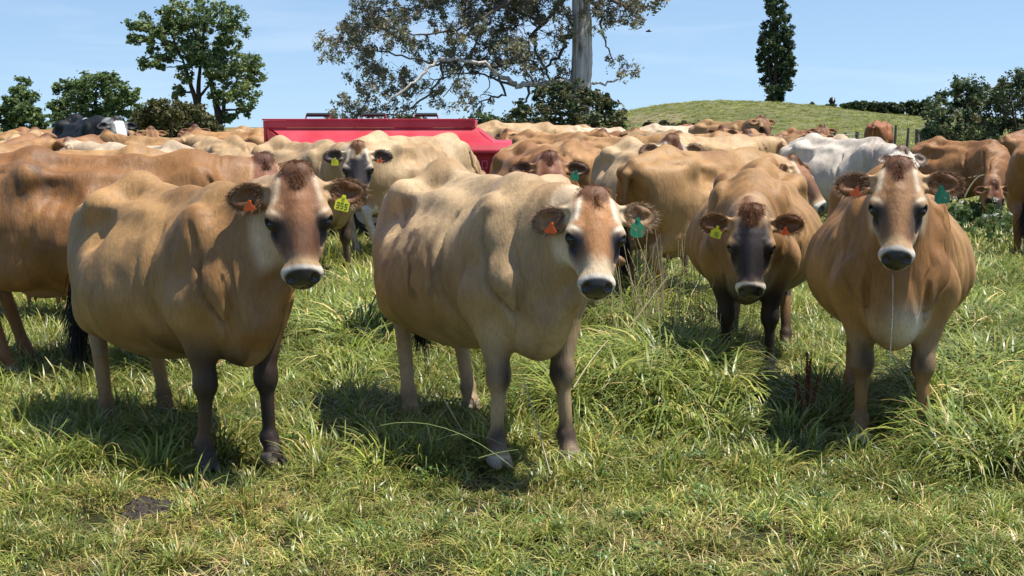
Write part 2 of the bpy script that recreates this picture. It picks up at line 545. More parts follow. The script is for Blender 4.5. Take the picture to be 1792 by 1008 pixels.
def clover(idx, n=26, rad=.09):
    rs = np.random.RandomState(700 + idx)
    V, Fc, CC = [], [], []
    for _ in range(n):
        r = rad * math.sqrt(rs.rand()); a = rs.uniform(0, 6.28)
        c = np.array([r * math.cos(a), r * math.sin(a), rs.uniform(.02, .08)])
        tilt = rs.normal(size=2) * .35
        s = rs.uniform(.009, .017); col = np.array((.10, .17, .04)) * rs.uniform(.7, 1.4)
        for k in range(3):
            b = a + k * 2.094
            u = np.array([math.cos(b), math.sin(b), tilt[0]]); w = np.array([-math.sin(b), math.cos(b), tilt[1]])
            q = [c, c + u * s + w * s * .6, c + u * s * 1.5 + np.array([0, 0, .002]), c + u * s - w * s * .6]
            i = len(V); V += q; CC += [col * .8, col, col * 1.15, col]; Fc += [(i, i + 1, i + 2), (i, i + 2, i + 3)]
    me = raw_mesh('clover_clump', np.array(V), np.array(Fc), np.array(CC)); me.materials.append(MAT['grass'])
    SRC.objects.link(bpy.data.objects.new('grass_clump_%02d' % idx, me))

#  0-5 short turf, 6-9 medium, 10-13 tussock, 14-15 clover, 16-17 dead thatch, 18-19 coarse far tufts
W_GREEN = (3, 3, 2.4, 2.2, 1.6, 1.2, .9, .5)
W_DRY = (1, 1, .6, 1.5, 2.2, .6, 2.4, 1.6)
for q in range(4): clump(q, 66, .115, .06, .18, .0064, .2, 1.35, W_GREEN)
for q in (4, 5): clump(q, 85, .12, .05, .15, .0058, .5, 1.5, W_DRY)
for q in range(6, 10): clump(q, 60, .10, .12, .30, .0080, .1, 1.0, W_GREEN, centre=True)
for q in range(10, 14): clump(q, 120, .09, .28, .58, .0090, .05, .65, (3, 2.2, 3, 1.5, .9, 1.5, .5, .1), bend=1.15, centre=True, seg=6)
clover(14); clover(15)
for q in (16, 17): clump(q, 60, .13, .08, .24, .0050, 1.0, 1.55, (.2, .2, .2, .5, 1, .3, 3, 2.5), bend=.4)
for q in (18, 19): clump(q, 70, .22, .12, .30, .012, .1, .9, W_GREEN, centre=True, seg=3)

def scatter(name, P, idx, scl, yaw, tilt, label):
    me = bpy.data.meshes.new(name)
    n = len(P)
    me.vertices.add(n)
    me.vertices.foreach_set('co', np.ascontiguousarray(P, dtype=np.float32).ravel())
    def att(nm, ty, data, key='value'):
        a = me.attributes.new(nm, ty, 'POINT'); a.data.foreach_set(key, data)
    att('pick', 'INT', np.ascontiguousarray(idx, dtype=np.int32))
    att('size', 'FLOAT', np.ascontiguousarray(scl, dtype=np.float32))
    rot = np.stack([tilt[:, 0], tilt[:, 1], yaw], 1).astype(np.float32)
    att('turn', 'FLOAT_VECTOR', np.ascontiguousarray(rot).ravel(), 'vector')
    o = bpy.data.objects.new(name, me); COL.objects.link(o)
    ng = bpy.data.node_groups.new(name + '_nodes', 'GeometryNodeTree')
    ng.interface.new_socket('Geometry', in_out='INPUT', socket_type='NodeSocketGeometry')
    ng.interface.new_socket('Geometry', in_out='OUTPUT', socket_type='NodeSocketGeometry')
    N, L = ng.nodes, ng.links
    gi, go = N.new('NodeGroupInput'), N.new('NodeGroupOutput')
    iop = N.new('GeometryNodeInstanceOnPoints')
    ci = N.new('GeometryNodeCollectionInfo'); ci.inputs['Collection'].default_value = SRC
    ci.inputs['Separate Children'].default_value = True; ci.inputs['Reset Children'].default_value = True
    def named(nm, ty):
        a = N.new('GeometryNodeInputNamedAttribute'); a.data_type = ty; a.inputs['Name'].default_value = nm
        return a.outputs['Attribute']
    L.new(gi.outputs[0], iop.inputs['Points']); L.new(ci.outputs[0], iop.inputs['Instance'])
    iop.inputs['Pick Instance'].default_value = True
    L.new(named('pick', 'INT'), iop.inputs['Instance Index'])
    L.new(named('turn', 'FLOAT_VECTOR'), iop.inputs['Rotation'])
    L.new(named('size', 'FLOAT'), iop.inputs['Scale'])
    L.new(iop.outputs[0], go.inputs[0])
    md = o.modifiers.new('grow', 'NODES'); md.node_group = ng
    tag(o, label, kind='stuff')
    return o

def px_of(x, y):
    return 896 + FPX * x / np.maximum(y * .99 + .19, .1)

BARE = gp(262, 890)                                   # the patch of bare mud
def grass_field():
    rs = np.random.RandomState(11)
    # --- near pasture
    n = 17500
    y = np.sqrt(rs.uniform(3.2 ** 2, 13.0 ** 2, n)); x = (rs.uniform(-1, 1, n)) * (.42 * y + .7)
    z = ground_h(x, y)
    px = px_of(x, y); py = 504 - FPX * np.tan(np.arctan2(-(CAM_H), y) + PITCH) * -1 * -1
    py = 504 + FPX * np.tan(np.arctan2(CAM_H, y) - PITCH)
    patch = vnoise(x * 1.7 + 3, y * 1.7, x * 0 + 2.2)
    patch2 = vnoise(x * 4.1 + 8, y * 4.1, x * 0 + 5.2)
    tall = np.zeros(n)
    # where the photograph shows longer grass
    for cx, cy, rx, ry, am in ((1130, 690, 150, 75, 1.0), (1120, 560, 110, 60, .9), (1720, 740, 130, 90, 1.0), (1740, 560, 110, 130, .85), (620, 600, 120, 90, .7), (600, 700, 70, 60, .35), (1250, 740, 120, 50, .7), (40, 800, 60, 30, .2), (1790, 640, 80, 90, 1)):
        tall = np.maximum(tall, am * np.exp(-(((px - cx) / rx) ** 2 + ((py - cy) / ry) ** 2)))
    front = sstep(800, 880, py)                        # trampled, shorter, yellower towards the camera
    pick = rs.randint(0, 4, n)
    r = rs.rand(n)
    pick = np.where(r < .10 + .5 * front * (patch > .45), rs.randint(4, 6, n), pick)
    r = rs.rand(n)
    pick = np.where(r < .34 - .22 * front + .35 * tall, rs.randint(6, 10, n), pick)
    r = rs.rand(n)
    pick = np.where((r < .55 * tall * (patch2 > .38)), rs.randint(10, 14, n), pick)
    pick = np.where((rs.rand(n) < .006) , rs.randint(10, 14, n), pick)
    r = rs.rand(n)
    pick = np.where((r < .045) & (tall < .5), rs.randint(14, 16, n), pick)
    pick = np.where((rs.rand(n) < .07 + .28 * front * (patch > .45)), rs.randint(16, 18, n), pick)
    scl = rs.uniform(.75, 1.25, n) * (1 + .25 * tall) * (1 - .36 * front)
    scl = np.where((pick >= 10) & (pick < 14) & (tall < .3), scl * .62, scl)
    for hx, hy in ((375, 815), (465, 805), (880, 815), (970, 805), (1510, 757), (1597, 765), (1270, 655), (1335, 650)):
        g = gp(hx, hy)
        scl = np.where(((x - g.x) / .17) ** 2 + ((y - g.y + .10) / .26) ** 2 < 1, scl * .5, scl)
    keep = ((x - BARE.x) / .13) ** 2 + ((y - BARE.y) / .14) ** 2 > .55 + rs.rand(n) * .7
    keep &= ~((patch2 < .14) & (tall < .3) & (rs.rand(n) < .6))
    P = np.stack([x, y, z], 1)[keep]
    m = len(P)
    scatter('grass', P, pick[keep], scl[keep], rs.uniform(0, 6.28, m), rs.normal(size=(m, 2)) * .16, 'long and trampled green pasture grass')
    # --- middle distance
    n = 15000
    y = np.sqrt(rs.uniform(12.5 ** 2, 42 ** 2, n)); x = rs.uniform(-1, 1, n) * (.40 * y + 1)
    kp = (x / y > .12) | (rs.rand(n) < .35)
    x, y = x[kp], y[kp]; n = len(x)
    pick = rs.randint(18, 20, n)
    scatter('grass_beyond', np.stack([x, y, ground_h(x, y)], 1), pick, rs.uniform(.8, 1.5, n), rs.uniform(0, 6.28, n), rs.normal(size=(n, 2)) * .12, 'pasture grass between and beyond the cows')
    # --- rough tufts on the hill
    n = 4500
    y = rs.uniform(60, 165, n); x = y * rs.uniform(.055, .40, n)
    pick = rs.randint(18, 20, n)
    scatter('grass_on_hill', np.stack([x, y, ground_h(x, y) - .03], 1), pick, rs.uniform(.6, 1.6, n), rs.uniform(0, 6.28, n), rs.normal(size=(n, 2)) * .1, 'rough grass on the low hill')
grass_field()
# ------------------------------------------------------------------ trees and bushes
MAT['leaf'] = attr_mat('leaf', rough=.5, spec=.3, trans=.30)
MAT['bark'] = simple_mat('dark_bark', (.055, .042, .032), rough=.9, var=.5, scale=6, bump=.03, spec=.1)
MAT['twig'] = simple_mat('twig_bark', (.10, .082, .070), rough=.85, var=.4, scale=12, spec=.15)

def leaf_cloud(rs, blobs, per, size, hues, sub=26, flat=.75, sub_r=.24, hang=0.0, stretch=1.6):
    """blobs: (centre, (rx, ry, rz)). Sub-clumps spread through each blob, leaves through each sub-clump."""
    Ps, Sz, Hu = [], [], []
    for c, r in blobs:
        c = np.array(c, float); r = np.array(r, float)
        k = max(3, int(sub * (r[0] * r[2]) ** .5 * 1.0))
        d = rs.normal(size=(k, 3)); d /= np.linalg.norm(d, axis=1)[:, None]
        rad = rs.uniform(.25, 1.0, k) ** .45
        cc = c + d * rad[:, None] * r * (1 + rs.normal(size=(k, 1)) * .10)
        sr = sub_r * rs.uniform(.55, 1.35, k) * (r.mean()) ** .5
        for q in range(k):
            m = max(4, int(per * rs.uniform(.5, 1.4)))
            g = rs.normal(size=(m, 3)) * .52
            g[:, 2] *= flat
            if hang: g[:, 2] -= np.abs(rs.normal(size=m)) * hang
            Ps.append(cc[q] + g * sr[q])
            Hu.append(np.full(m, rs.rand()) + rs.normal(size=m) * .12)
    P = np.concatenate(Ps); hu = np.clip(np.concatenate(Hu), 0, .999)
    n = len(P)
    a = rs.normal(size=(n, 3)); a[:, 2] = a[:, 2] * .6 - hang * .9
    a /= np.linalg.norm(a, axis=1)[:, None]
    b = np.cross(a, rs.normal(size=(n, 3))); b /= np.linalg.norm(b, axis=1)[:, None] + 1e-9
    s = size * rs.uniform(.6, 1.4, n)
    L_, W_ = a * (s * stretch * .5)[:, None], b * (s * .42)[:, None]
    V = np.stack([P - L_, P + W_, P + L_, P - W_], 1).reshape(-1, 3)
    F = (np.arange(n)[:, None] * 4 + np.array([0, 1, 2, 3])[None])
    hs = np.array(hues)
    col = hs[(hu * len(hs)).astype(int)] * rs.uniform(.75, 1.3, (n, 1))
    return V, F, np.repeat(col, 4, axis=0)

def curve(rs, a, b, sag=.12, n=7, jit=.06):
    a, b = np.array(a, float), np.array(b, float)
    L = np.linalg.norm(b - a)
    k = rs.normal(size=3) * sag * L
    ts = np.linspace(0, 1, n)
    pts = []
    for t in ts:
        p = a * (1 - t) + b * t + k * (t * (1 - t) * 2) + rs.normal(size=3) * jit * L / n * (0 < t < 1)
        pts.append(tuple(p))
    return pts

def make_tree(name, label, cat, D, blobs_px, trunks_px, depth=1.0, per=34, size=.16, hues=((.05, .075, .025),), group=None, sub=26, seed=1, limb_r=.09, hang=0., twigs=4, bark='bark', base_px=None, sub_r=.24, limbs=True, flat=.75, gap=1.0, twig_mat='bark'):
    """blobs_px: (px, py, rx, ry[, depth offset]); trunks_px: list of [(px, py, width_px[, depth off]) ...]"""
    rs = np.random.RandomState(seed)
    mpp = D / FPX
    bx, by = base_px if base_px else (trunks_px[0][0][0], trunks_px[0][0][1])
    B = at(bx, by, D)
    gz = float(ground_h(B.x, B.y))
    root = empty(name, (B.x, B.y, gz)); tag(root, label, cat, group)
    loc = lambda px, py, dy=0.0: np.array(at(px, py, D + dy)) - np.array([B.x, B.y, gz])
    blobs = []
    for q in blobs_px:
        px, py, rx, ry = q[:4]
        dy = q[4] if len(q) > 4 else rs.uniform(-.5, .5) * depth * 2
        blobs.append((loc(px, py, dy), (rx * mpp, max(.5, .5 * (rx + ry) * mpp) * min(1, depth), ry * mpp)))
    V, F, C = leaf_cloud(rs, blobs, per, size, hues, sub=sub, hang=hang, sub_r=sub_r, flat=flat)
    o = link_mesh('crown', raw_mesh('crown', V, F, C), MAT['leaf'], root)
    mb = MB(); sk = []
    for t in trunks_px:
        pts = [loc(q[0], q[1], q[3] if len(q) > 3 else 0) for q in t]
        if t is trunks_px[0] or len(t[0]) < 5:
            if pts[0][2] < .6 and t is trunks_px[0]: pts[0][2] = -.3
        rad = [max(.02, q[2] * mpp * .5) for q in t]
        fine, fr = [], []
        for i in range(len(pts) - 1):
            for s in range(4):
                u = s / 4
                fine.append(pts[i] * (1 - u) + pts[i + 1] * u + rs.normal(size=3) * rad[i] * .18 * (s > 0)); fr.append(rad[i] * (1 - u) + rad[i + 1] * u)
        fine.append(pts[-1]); fr.append(rad[-1])
        mb.tube(fine, fr, n=9, wob=.10, rnd=random.Random(seed))
        sk += [(p, r) for p, r in zip(fine, fr)]
    if limbs and sk:
        for c, r in blobs:
            ds = [np.linalg.norm(p - c) + (0.6 * max(0, p[2] - c[2])) for p, _ in sk]
            k = int(np.argmin(ds)); p0, r0 = sk[k]
            cv = curve(rs, p0, c, .10)
            rr = min(limb_r, r0 * .6)
            mb.tube(cv, list(np.linspace(rr, rr * .35, len(cv))), n=6)
            for _ in range(twigs):
                d = rs.normal(size=3); d /= np.linalg.norm(d)
                e = c + d * np.array(r) * .85
                st = cv[rs.randint(3, len(cv))]
                tw = curve(rs, st, e, .15, n=5)
                mb.tube(tw, list(np.linspace(rr * .35, rr * .12, 5)), n=5)
    if mb.v:
        link_mesh('trunk', mb.mesh('trunk'), MAT[bark], root, smooth=True)
    return root

DARKG = ((0.058, 0.095, 0.046), (0.084, 0.130, 0.054), (0.115, 0.167, 0.068), (0.157, 0.209, 0.080))
MIDG = ((0.084, 0.130, 0.050), (0.126, 0.184, 0.062), (0.167, 0.225, 0.076), (0.231, 0.273, 0.095))
# 1: tall many-stemmed tree on the left
make_tree('broadleaf_tree', 'tall open-crowned tree with several dark stems behind the herd on the left', 'tree', 80,
    [(330, 18, 55, 26), (285, 35, 40, 25), (380, 30, 50, 28), (405, 62, 32, 28), (320, 60, 55, 28), (365, 75, 45, 26), (262, 58, 28, 16), (240, 45, 22, 9), (235, 68, 20, 8), (285, 90, 34, 18), (262, 108, 18, 12), (283, 120, 9, 6),
     (400, 105, 40, 26), (430, 112, 30, 18), (447, 135, 18, 18), (405, 140, 38, 26), (425, 165, 28, 24), (430, 192, 14, 12), (375, 125, 26, 22), (330, 112, 22, 18), (390, 165, 24, 20), (312, 162, 12, 12), (345, 95, 28, 20), (325, 135, 14, 12), (400, 205, 14, 10)],
    [[(385, 232, 16), (383, 205, 13), (378, 175, 11), (368, 140, 7), (350, 90, 4), (335, 40, 3)], [(345, 232, 12), (343, 180, 9), (332, 140, 7), (322, 110, 4), (300, 60, 3)], [(350, 200, 10), (347, 160, 8), (350, 120, 6), (356, 70, 4), (360, 30, 3)], [(385, 210, 9), (395, 175, 6), (415, 140, 3)], [(345, 175, 6), (365, 150, 4), (395, 110, 3)]],
    depth=1.5, per=46, size=.135, hues=MIDG, sub=30, seed=3, limb_r=.10, twigs=3)
make_tree('broadleaf_tree', 'rounded dark tree behind the black cow', 'tree', 92,
    [(170, 150, 45, 22), (135, 160, 34, 20), (205, 160, 34, 22), (110, 155, 18, 12), (165, 180, 50, 28), (215, 188, 28, 22), (125, 190, 30, 20), (98, 186, 14, 10), (180, 208, 50, 20), (232, 172, 12, 12), (100, 208, 18, 12), (240, 200, 8, 8), (180, 135, 22, 8)],
    [[(172, 236, 11), (170, 200, 9), (165, 165, 5)], [(172, 215, 6), (195, 180, 4), (205, 165, 3)]], depth=1.6, per=52, size=.15, hues=MIDG[:3], sub=32, seed=5)
make_tree('conifer_tree', 'pointed dark tree at the left edge of the picture', 'tree', 88,
    [(38, 145, 12, 10), (32, 160, 20, 12), (45, 175, 24, 14), (20, 180, 20, 14), (35, 195, 30, 16), (58, 205, 22, 16), (10, 205, 25, 20), (35, 218, 40, 16), (-15, 200, 20, 20), (75, 224, 14, 8)],
    [[(36, 236, 9), (37, 190, 6), (38, 150, 3)]], depth=1.4, per=46, size=.15, hues=MIDG[:3], sub=34, seed=6)
make_tree('round_bush', 'olive willow-like bush between the black cow and the tall tree', 'bush', 68,
    [(285, 190, 38, 18), (325, 195, 42, 18), (260, 205, 30, 18), (300, 212, 50, 20), (350, 212, 36, 16), (372, 220, 18, 10), (240, 215, 18, 12), (268, 180, 14, 8)],
    [[(300, 240, 9), (300, 205, 6)]], depth=1.4, per=44, size=.13, hues=((.085, .085, .028), (.115, .110, .036), (.15, .135, .05), (.07, .075, .028)), sub=44, seed=7, hang=.8)
make_tree('round_bush', 'small rounded bush peeping over the red trailer', 'bush', 80,
    [(722, 213, 30, 11), (722, 222, 34, 12)], [[(722, 240, 6), (722, 215, 4)]], depth=1., per=50, size=.11, hues=((.06, .085, .03), (.075, .10, .035)), sub=60, seed=8)
make_tree('round_bush', 'dark low bush between red trailer and gum tree', 'bush', 74,
    [(842, 213, 32, 14), (870, 218, 30, 14), (815, 222, 22, 10), (850, 228, 45, 12)], [[(845, 245, 6), (845, 215, 4)]], depth=1.2, per=46, size=.12, hues=DARKG, sub=50, seed=9)
make_tree('leafy_bush', 'broad dark green bush around the foot of the gum tree', 'bush', 56,
    [(960, 180, 40, 26), (1000, 170, 40, 24), (1035, 185, 36, 26), (1065, 200, 28, 24), (935, 205, 40, 24), (985, 212, 55, 24), (1045, 222, 45, 22), (905, 212, 26, 20), (1085, 218, 16, 18), (960, 235, 60, 16), (975, 155, 22, 12), (1050, 172, 18, 12), (912, 190, 16, 10)],
    [[(985, 250, 10), (985, 215, 7), (975, 180, 4)], [(1030, 240, 7), (1045, 205, 4)]], depth=2.0, per=40, size=.11, hues=((.030, .048, .022), (.045, .068, .028), (.060, .082, .030), (.095, .105, .038), (.13, .12, .05)), sub=40, seed=10)
# poplar on the hill
make_tree('poplar_tree', 'tall narrow poplar alone on the hilltop', 'tree', 158,
    [(1358, -30, 20, 30), (1352, 10, 14, 20), (1368, 22, 14, 22), (1346, 50, 15, 18), (1362, 55, 17, 22), (1378, 62, 12, 20), (1340, 78, 14, 16), (1357, 88, 20, 20), (1376, 92, 15, 20), (1338, 108, 13, 18), (1358, 118, 22, 22), (1380, 122, 12, 20), (1345, 142, 15, 16), (1372, 145, 16, 18), (1357, 160, 20, 18), (1329, 100, 6, 10), (1386, 105, 5, 10), (1358, 172, 14, 9)],
    [[(1358, 188, 9), (1358, 120, 7), (1357, 40, 5), (1357, -50, 2)], [(1362, 170, 5), (1372, 110, 4), (1372, 40, 2)], [(1352, 170, 5), (1345, 110, 4), (1348, 30, 2)]],
    depth=1.3, per=52, size=.17, hues=tuple(tuple(q * .7 for q in h) for h in DARKG), sub=40, seed=11, sub_r=.24, limb_r=.08, twigs=2)
# thorny shrubs on the right
SHR = ((0.041, 0.066, 0.032), (0.058, 0.092, 0.041), (0.088, 0.128, 0.051), (0.136, 0.173, 0.066), (0.201, 0.182, 0.092))
make_tree('thorny_shrub', 'dense dark shrub with bare pale branches beyond the fence', 'shrub', 46,
    [(1690, 165, 32, 22), (1660, 178, 30, 22), (1705, 190, 36, 26), (1640, 205, 26, 24), (1672, 212, 38, 26), (1712, 222, 32, 24), (1632, 232, 20, 18), (1690, 245, 40, 14), (1725, 170, 12, 20), (1645, 240, 30, 14), (1680, 150, 12, 12)],
    [[(1680, 262, 6), (1680, 225, 5), (1672, 190, 3)], [(1675, 250, 4), (1655, 215, 3), (1632, 190, 2)]], depth=1.6, per=34, size=.085, hues=SHR, sub=52, seed=12, sub_r=.20, twigs=6, limb_r=.03)
make_tree('thorny_shrub', 'larger dark shrub at the right edge beyond the fence', 'shrub', 44,
    [(1775, 160, 34, 26), (1795, 140, 26, 18), (1755, 182, 26, 22), (1785, 200, 40, 28), (1755, 225, 32, 26), (1795, 240, 36, 20), (1735, 245, 18, 14), (1830, 180, 40, 40), (1830, 230, 40, 30), (1748, 160, 10, 12)],
    [[(1780, 265, 7), (1778, 225, 5), (1770, 180, 3)], [(1790, 250, 4), (1810, 200, 3)]], depth=1.6, per=34, size=.085, hues=SHR, sub=52, seed=13, sub_r=.20, twigs=6, limb_r=.03)
def shoots(label, D, spikes, seed, col):
    "long bare-tipped shoots standing out of the shrubs"
    rs = np.random.RandomState(seed); mb = MB()
    B = at(spikes[0][0], 240, D); gz = float(ground_h(B.x, B.y))
    V_, F_, C_ = [], [], []; nv = 0
    root = empty('upright_shoots', (B.x, B.y, gz)); tag(root, label, 'shrub')
    for x0, y0, x1, y1 in spikes:
        a = np.array(at(x0, y0, D)) - [B.x, B.y, gz]; b = np.array(at(x1, y1, D + rs.uniform(-.5, .5))) - [B.x, B.y, gz]
        a[2] = max(.0, a[2] - .9)
        cv = curve(rs, a, b, .08, n=9)
        mb.tube(cv, list(np.linspace(.016, .005, 9)), n=5)
        bl = [(np.array(cv[k]), (.06, .06, .10)) for k in range(3, 9)]
        v, f, c = leaf_cloud(rs, bl, 9, .06, SHR[1:4], sub=50, sub_r=.35)
        V_.append(v); F_.append(f + nv); C_.append(c); nv += len(v)
    link_mesh('stems', mb.mesh('stems'), MAT['twig'], root)
    link_mesh('foliage', raw_mesh('foliage', np.concatenate(V_), np.concatenate(F_), np.concatenate(C_)), MAT['leaf'], root)
shoots('whippy upright shoots rising from the top of the dense shrub', 45.4, [(1670, 165, 1673, 134), (1680, 165, 1686, 138), (1695, 165, 1692, 142), (1702, 170, 1700, 134), (1715, 175, 1708, 142), (1722, 180, 1719, 137), (1726, 175, 1728, 160), (1650, 185, 1640, 165), (1640, 190, 1626, 172), (1735, 180, 1742, 158)], 21, None)
shoots('whippy upright shoots above the shrub at the right edge', 43.4, [(1770, 160, 1756, 133), (1780, 150, 1768, 124), (1790, 145, 1780, 122), (1765, 165, 1758, 140), (1785, 140, 1792, 126), (1750, 180, 1742, 165)], 22, None)

# hedge and low scrub along the skyline
for q, (x0, x1, y0, y1, lab) in enumerate(((1474, 1582, 178, 196, 'clipped dark hedge along the skyline right of the poplar'), (1588, 1640, 178, 202, 'short dark hedge on the skyline beside the thorny shrubs'))):
    bl = []
    rs = random.Random(q)
    x = x0
    while x < x1:
        bl.append((x + 6, (y0 + y1) / 2 + (x - x0) * .03 + rs.uniform(-2, 2), 9, (y1 - y0) / 2 + 1)); x += 9
    make_tree('hedge', lab, 'hedge', 140, bl, [[((x0 + x1) / 2, y1 + 6, 3), ((x0 + x1) / 2, y1 - 4, 3)]], depth=.9, per=40, size=.22, hues=((.030, .048, .022), (.045, .068, .026), (.10, .13, .045)), sub=38, seed=30 + q, limbs=False)
for q, (cx, cy, r) in enumerate(((1420, 184, 5), (1446, 186, 4), (1458, 184, 5))):
    make_tree('low_bush', ('low dark bush on the skyline nearest the poplar', 'tiny dark bush on the skyline between its two neighbours', 'dark bush on the skyline beside the black and white cow')[q], 'bush', 150, [(cx, cy, r, r * .7)], [[(cx, cy + 5, 2), (cx, cy, 1)]], depth=.6, per=30, size=.2, hues=DARKG, sub=40, seed=40 + q, limbs=False)
make_tree('weed_clump', 'brownish weedy scrub at the foot of the hill', 'weeds', 62,
    [(x, 220 + (x % 7) * .6, 9, 7) for x in range(1135, 1260, 9)], [[(1190, 232, 2), (1190, 222, 1)]], depth=.8, per=26, size=.10, hues=((.05, .05, .02), (.08, .07, .03), (.06, .08, .03), (.11, .08, .04)), sub=30, seed=50, limbs=False)

# ------------------------------------------------------------------ the gum tree
def gum_bark():
    m, nt, p, out = new_mat('gum_bark')
    N, L = nt.nodes, nt.links
    tc = N.new('ShaderNodeTexCoord')
    mp = N.new('ShaderNodeMapping'); mp.inputs['Scale'].default_value = (4.5, 4.5, .35)
    L.new(tc.outputs['Object'], mp.inputs[0])
    n = N.new('ShaderNodeTexNoise'); n.inputs['Scale'].default_value = 1.5; n.inputs['Detail'].default_value = 8; n.inputs['Roughness'].default_value = .65
    n.inputs['Distortion'].default_value = .5
    L.new(mp.outputs[0], n.inputs['Vector'])
    r = N.new('ShaderNodeValToRGB'); e = r.color_ramp.elements
    e[0].position, e[0].color = .33, (.14, .105, .09, 1); e[1].position, e[1].color = .62, (.74, .68, .61, 1)
    k = e.new(.43); k.color = (.36, .30, .26, 1); k = e.new(.52); k.color = (.56, .50, .45, 1)
    L.new(n.outputs['Fac'], r.inputs[0]); L.new(r.outputs[0], p.inputs['Base Color'])
    b = N.new('ShaderNodeBump'); b.inputs['Distance'].default_value = .06
    L.new(n.outputs['Fac'], b.inputs['Height']); L.new(b.outputs[0], p.inputs['Normal'])
    p.inputs['Roughness'].default_value = .8; p.inputs['Specular IOR Level'].default_value = .2
    return m
MAT['gum'] = gum_bark()
MAT['gum_leaf'] = attr_mat('gum_leaf', rough=.65, spec=.12, trans=.32)
def gum_tree():
    D = 60.0; rs = np.random.RandomState(77)
    B = at(1016, 240, D); gz = float(ground_h(B.x, B.y))
    root = empty('gum_tree', (B.x, B.y, gz)); tag(root, 'big gum tree with pale peeling trunk and wide drooping limbs', 'tree')
    org = np.array([B.x, B.y, gz])
    loc = lambda px, py, dy=0.: np.array(at(px, py, D + dy)) - org
    mpp = D / FPX
    tr = MB()
    tp = [(1016, 262, 46), (1014, 215, 42), (1015, 170, 38), (1018, 120, 37), (1019, 60, 34), (1017, 0, 31), (1014, -80, 29), (1012, -220, 24), (1004, -360, 16)]
    pts, rad = [], []
    for i in range(len(tp) - 1):
        for s in range(5):
            u = s / 5
            q = [tp[i][k] * (1 - u) + tp[i + 1][k] * u for k in range(3)]
            pts.append(loc(q[0], q[1]) + rs.normal(size=3) * .02); rad.append(q[2] * mpp * .5)
    tr.tube(pts, rad, n=20, wob=.05, rnd=random.Random(3))
    link_mesh('trunk', tr.mesh('trunk'), MAT['gum'], root, smooth=True)
    L1 = [[(1003, 143, 13, 0), (969, 144, 10, -.5), (926, 147, 10, -1), (904, 152, 9, -1.2), (888, 138, 8, -1.4), (872, 131, 7, -1.6), (850, 110, 6, -1.9), (800, 104, 6, -2.2), (770, 103, 6, -2.4), (748, 120, 5, -2.6), (727, 143, 4.5, -2.8), (700, 164, 4, -3), (670, 185, 2.5, -3.1)],
          [(800, 104, 5, -2.2), (765, 112, 4, -2.2), (735, 106, 3, -2.2), (700, 98, 3, -2.2), (660, 88, 2.4, -2.2), (610, 82, 1.6, -2.2), (575, 80, 1, -2.2)],
          [(770, 104, 5, -2.4), (776, 135, 4, -2), (752, 165, 3.5, -2), (720, 188, 3, -2), (690, 200, 2, -2), (640, 206, 1.5, -2)],
          [(1008, 60, 12, .3), (985, 66, 9, .6), (990, 82, 6, .6), (975, 100, 5, .5), (955, 118, 5, .5), (962, 138, 4, .4), (975, 150, 3, .4)],
          [(1008, -20, 12, 1), (975, 10, 9, 1), (955, 38, 7, 1), (930, 62, 6, 1), (940, 95, 5, .8), (958, 125, 4, .6)],
          [(955, 38, 6, 1), (925, 30, 5, 1.5), (890, 12, 5, 2), (850, 0, 4, 2), (800, -8, 3, 2), (740, 5, 2.5, 2), (700, 22, 2, 2), (650, 30, 1.5, 2)],
          [(1008, -60, 12, -1), (960, -30, 9, -1), (900, -5, 7, -1.5), (850, 30, 5, -2), (800, 50, 4, -2.2), (750, 62, 3, -2.4), (700, 55, 2.5, -2.5), (650, 45, 1.6, -2.5)],
          [(850, 30, 5, -2), (835, 70, 4, -2), (820, 100, 3, -2), (800, 140, 2, -2), (775, 170, 1.6, -2)],
          [(872, 131, 5, -1.6), (885, 165, 4, -1.6), (860, 172, 3, -1.6), (835, 182, 2, -1.6), (800, 178, 1.5, -1.6)],
          [(1028, 0, 10, .5), (1050, 15, 6, .5), (1052, 50, 4, .5), (1062, 80, 3, .5), (1073, 105, 2, .5)],
          [(1028, -40, 10, -1), (1060, -10, 7, -1), (1090, 10, 5, -1), (1115, 25, 2, -1)],
          [(1036, 145, 5, -.5), (1060, 146, 4, -.7), (1085, 138, 3, -.7), (1105, 128, 2, -.7), (1122, 125, 1.2, -.7)],
          [(926, 147, 6, -1), (925, 168, 4, -1), (915, 180, 3, -1)],
          [(904, 152, 5, -1.2), (870, 140, 4, -.4), (840, 128, 3, 0), (800, 128, 2.5, 0), (760, 140, 2, 0)]]
    lm = MB(); pale = MB(); sk = []
    for li, Ls in enumerate(L1):
        fine, fr = [], []
        for i in range(len(Ls) - 1):
            for s in range(4):
                u = s / 4; q = [Ls[i][k] * (1 - u) + Ls[i + 1][k] * u for k in range(4)]
                fine.append(loc(q[0], q[1], q[3]) + rs.normal(size=3) * .035); fr.append(max(.014, q[2] * mpp * .5))
        fine.append(loc(Ls[-1][0], Ls[-1][1], Ls[-1][3])); fr.append(max(.012, Ls[-1][2] * mpp * .5))
        (pale if li in (0, 11) else lm).tube(fine, fr, n=8, wob=.1, rnd=random.Random(li))
        sk += list(zip(fine, fr))
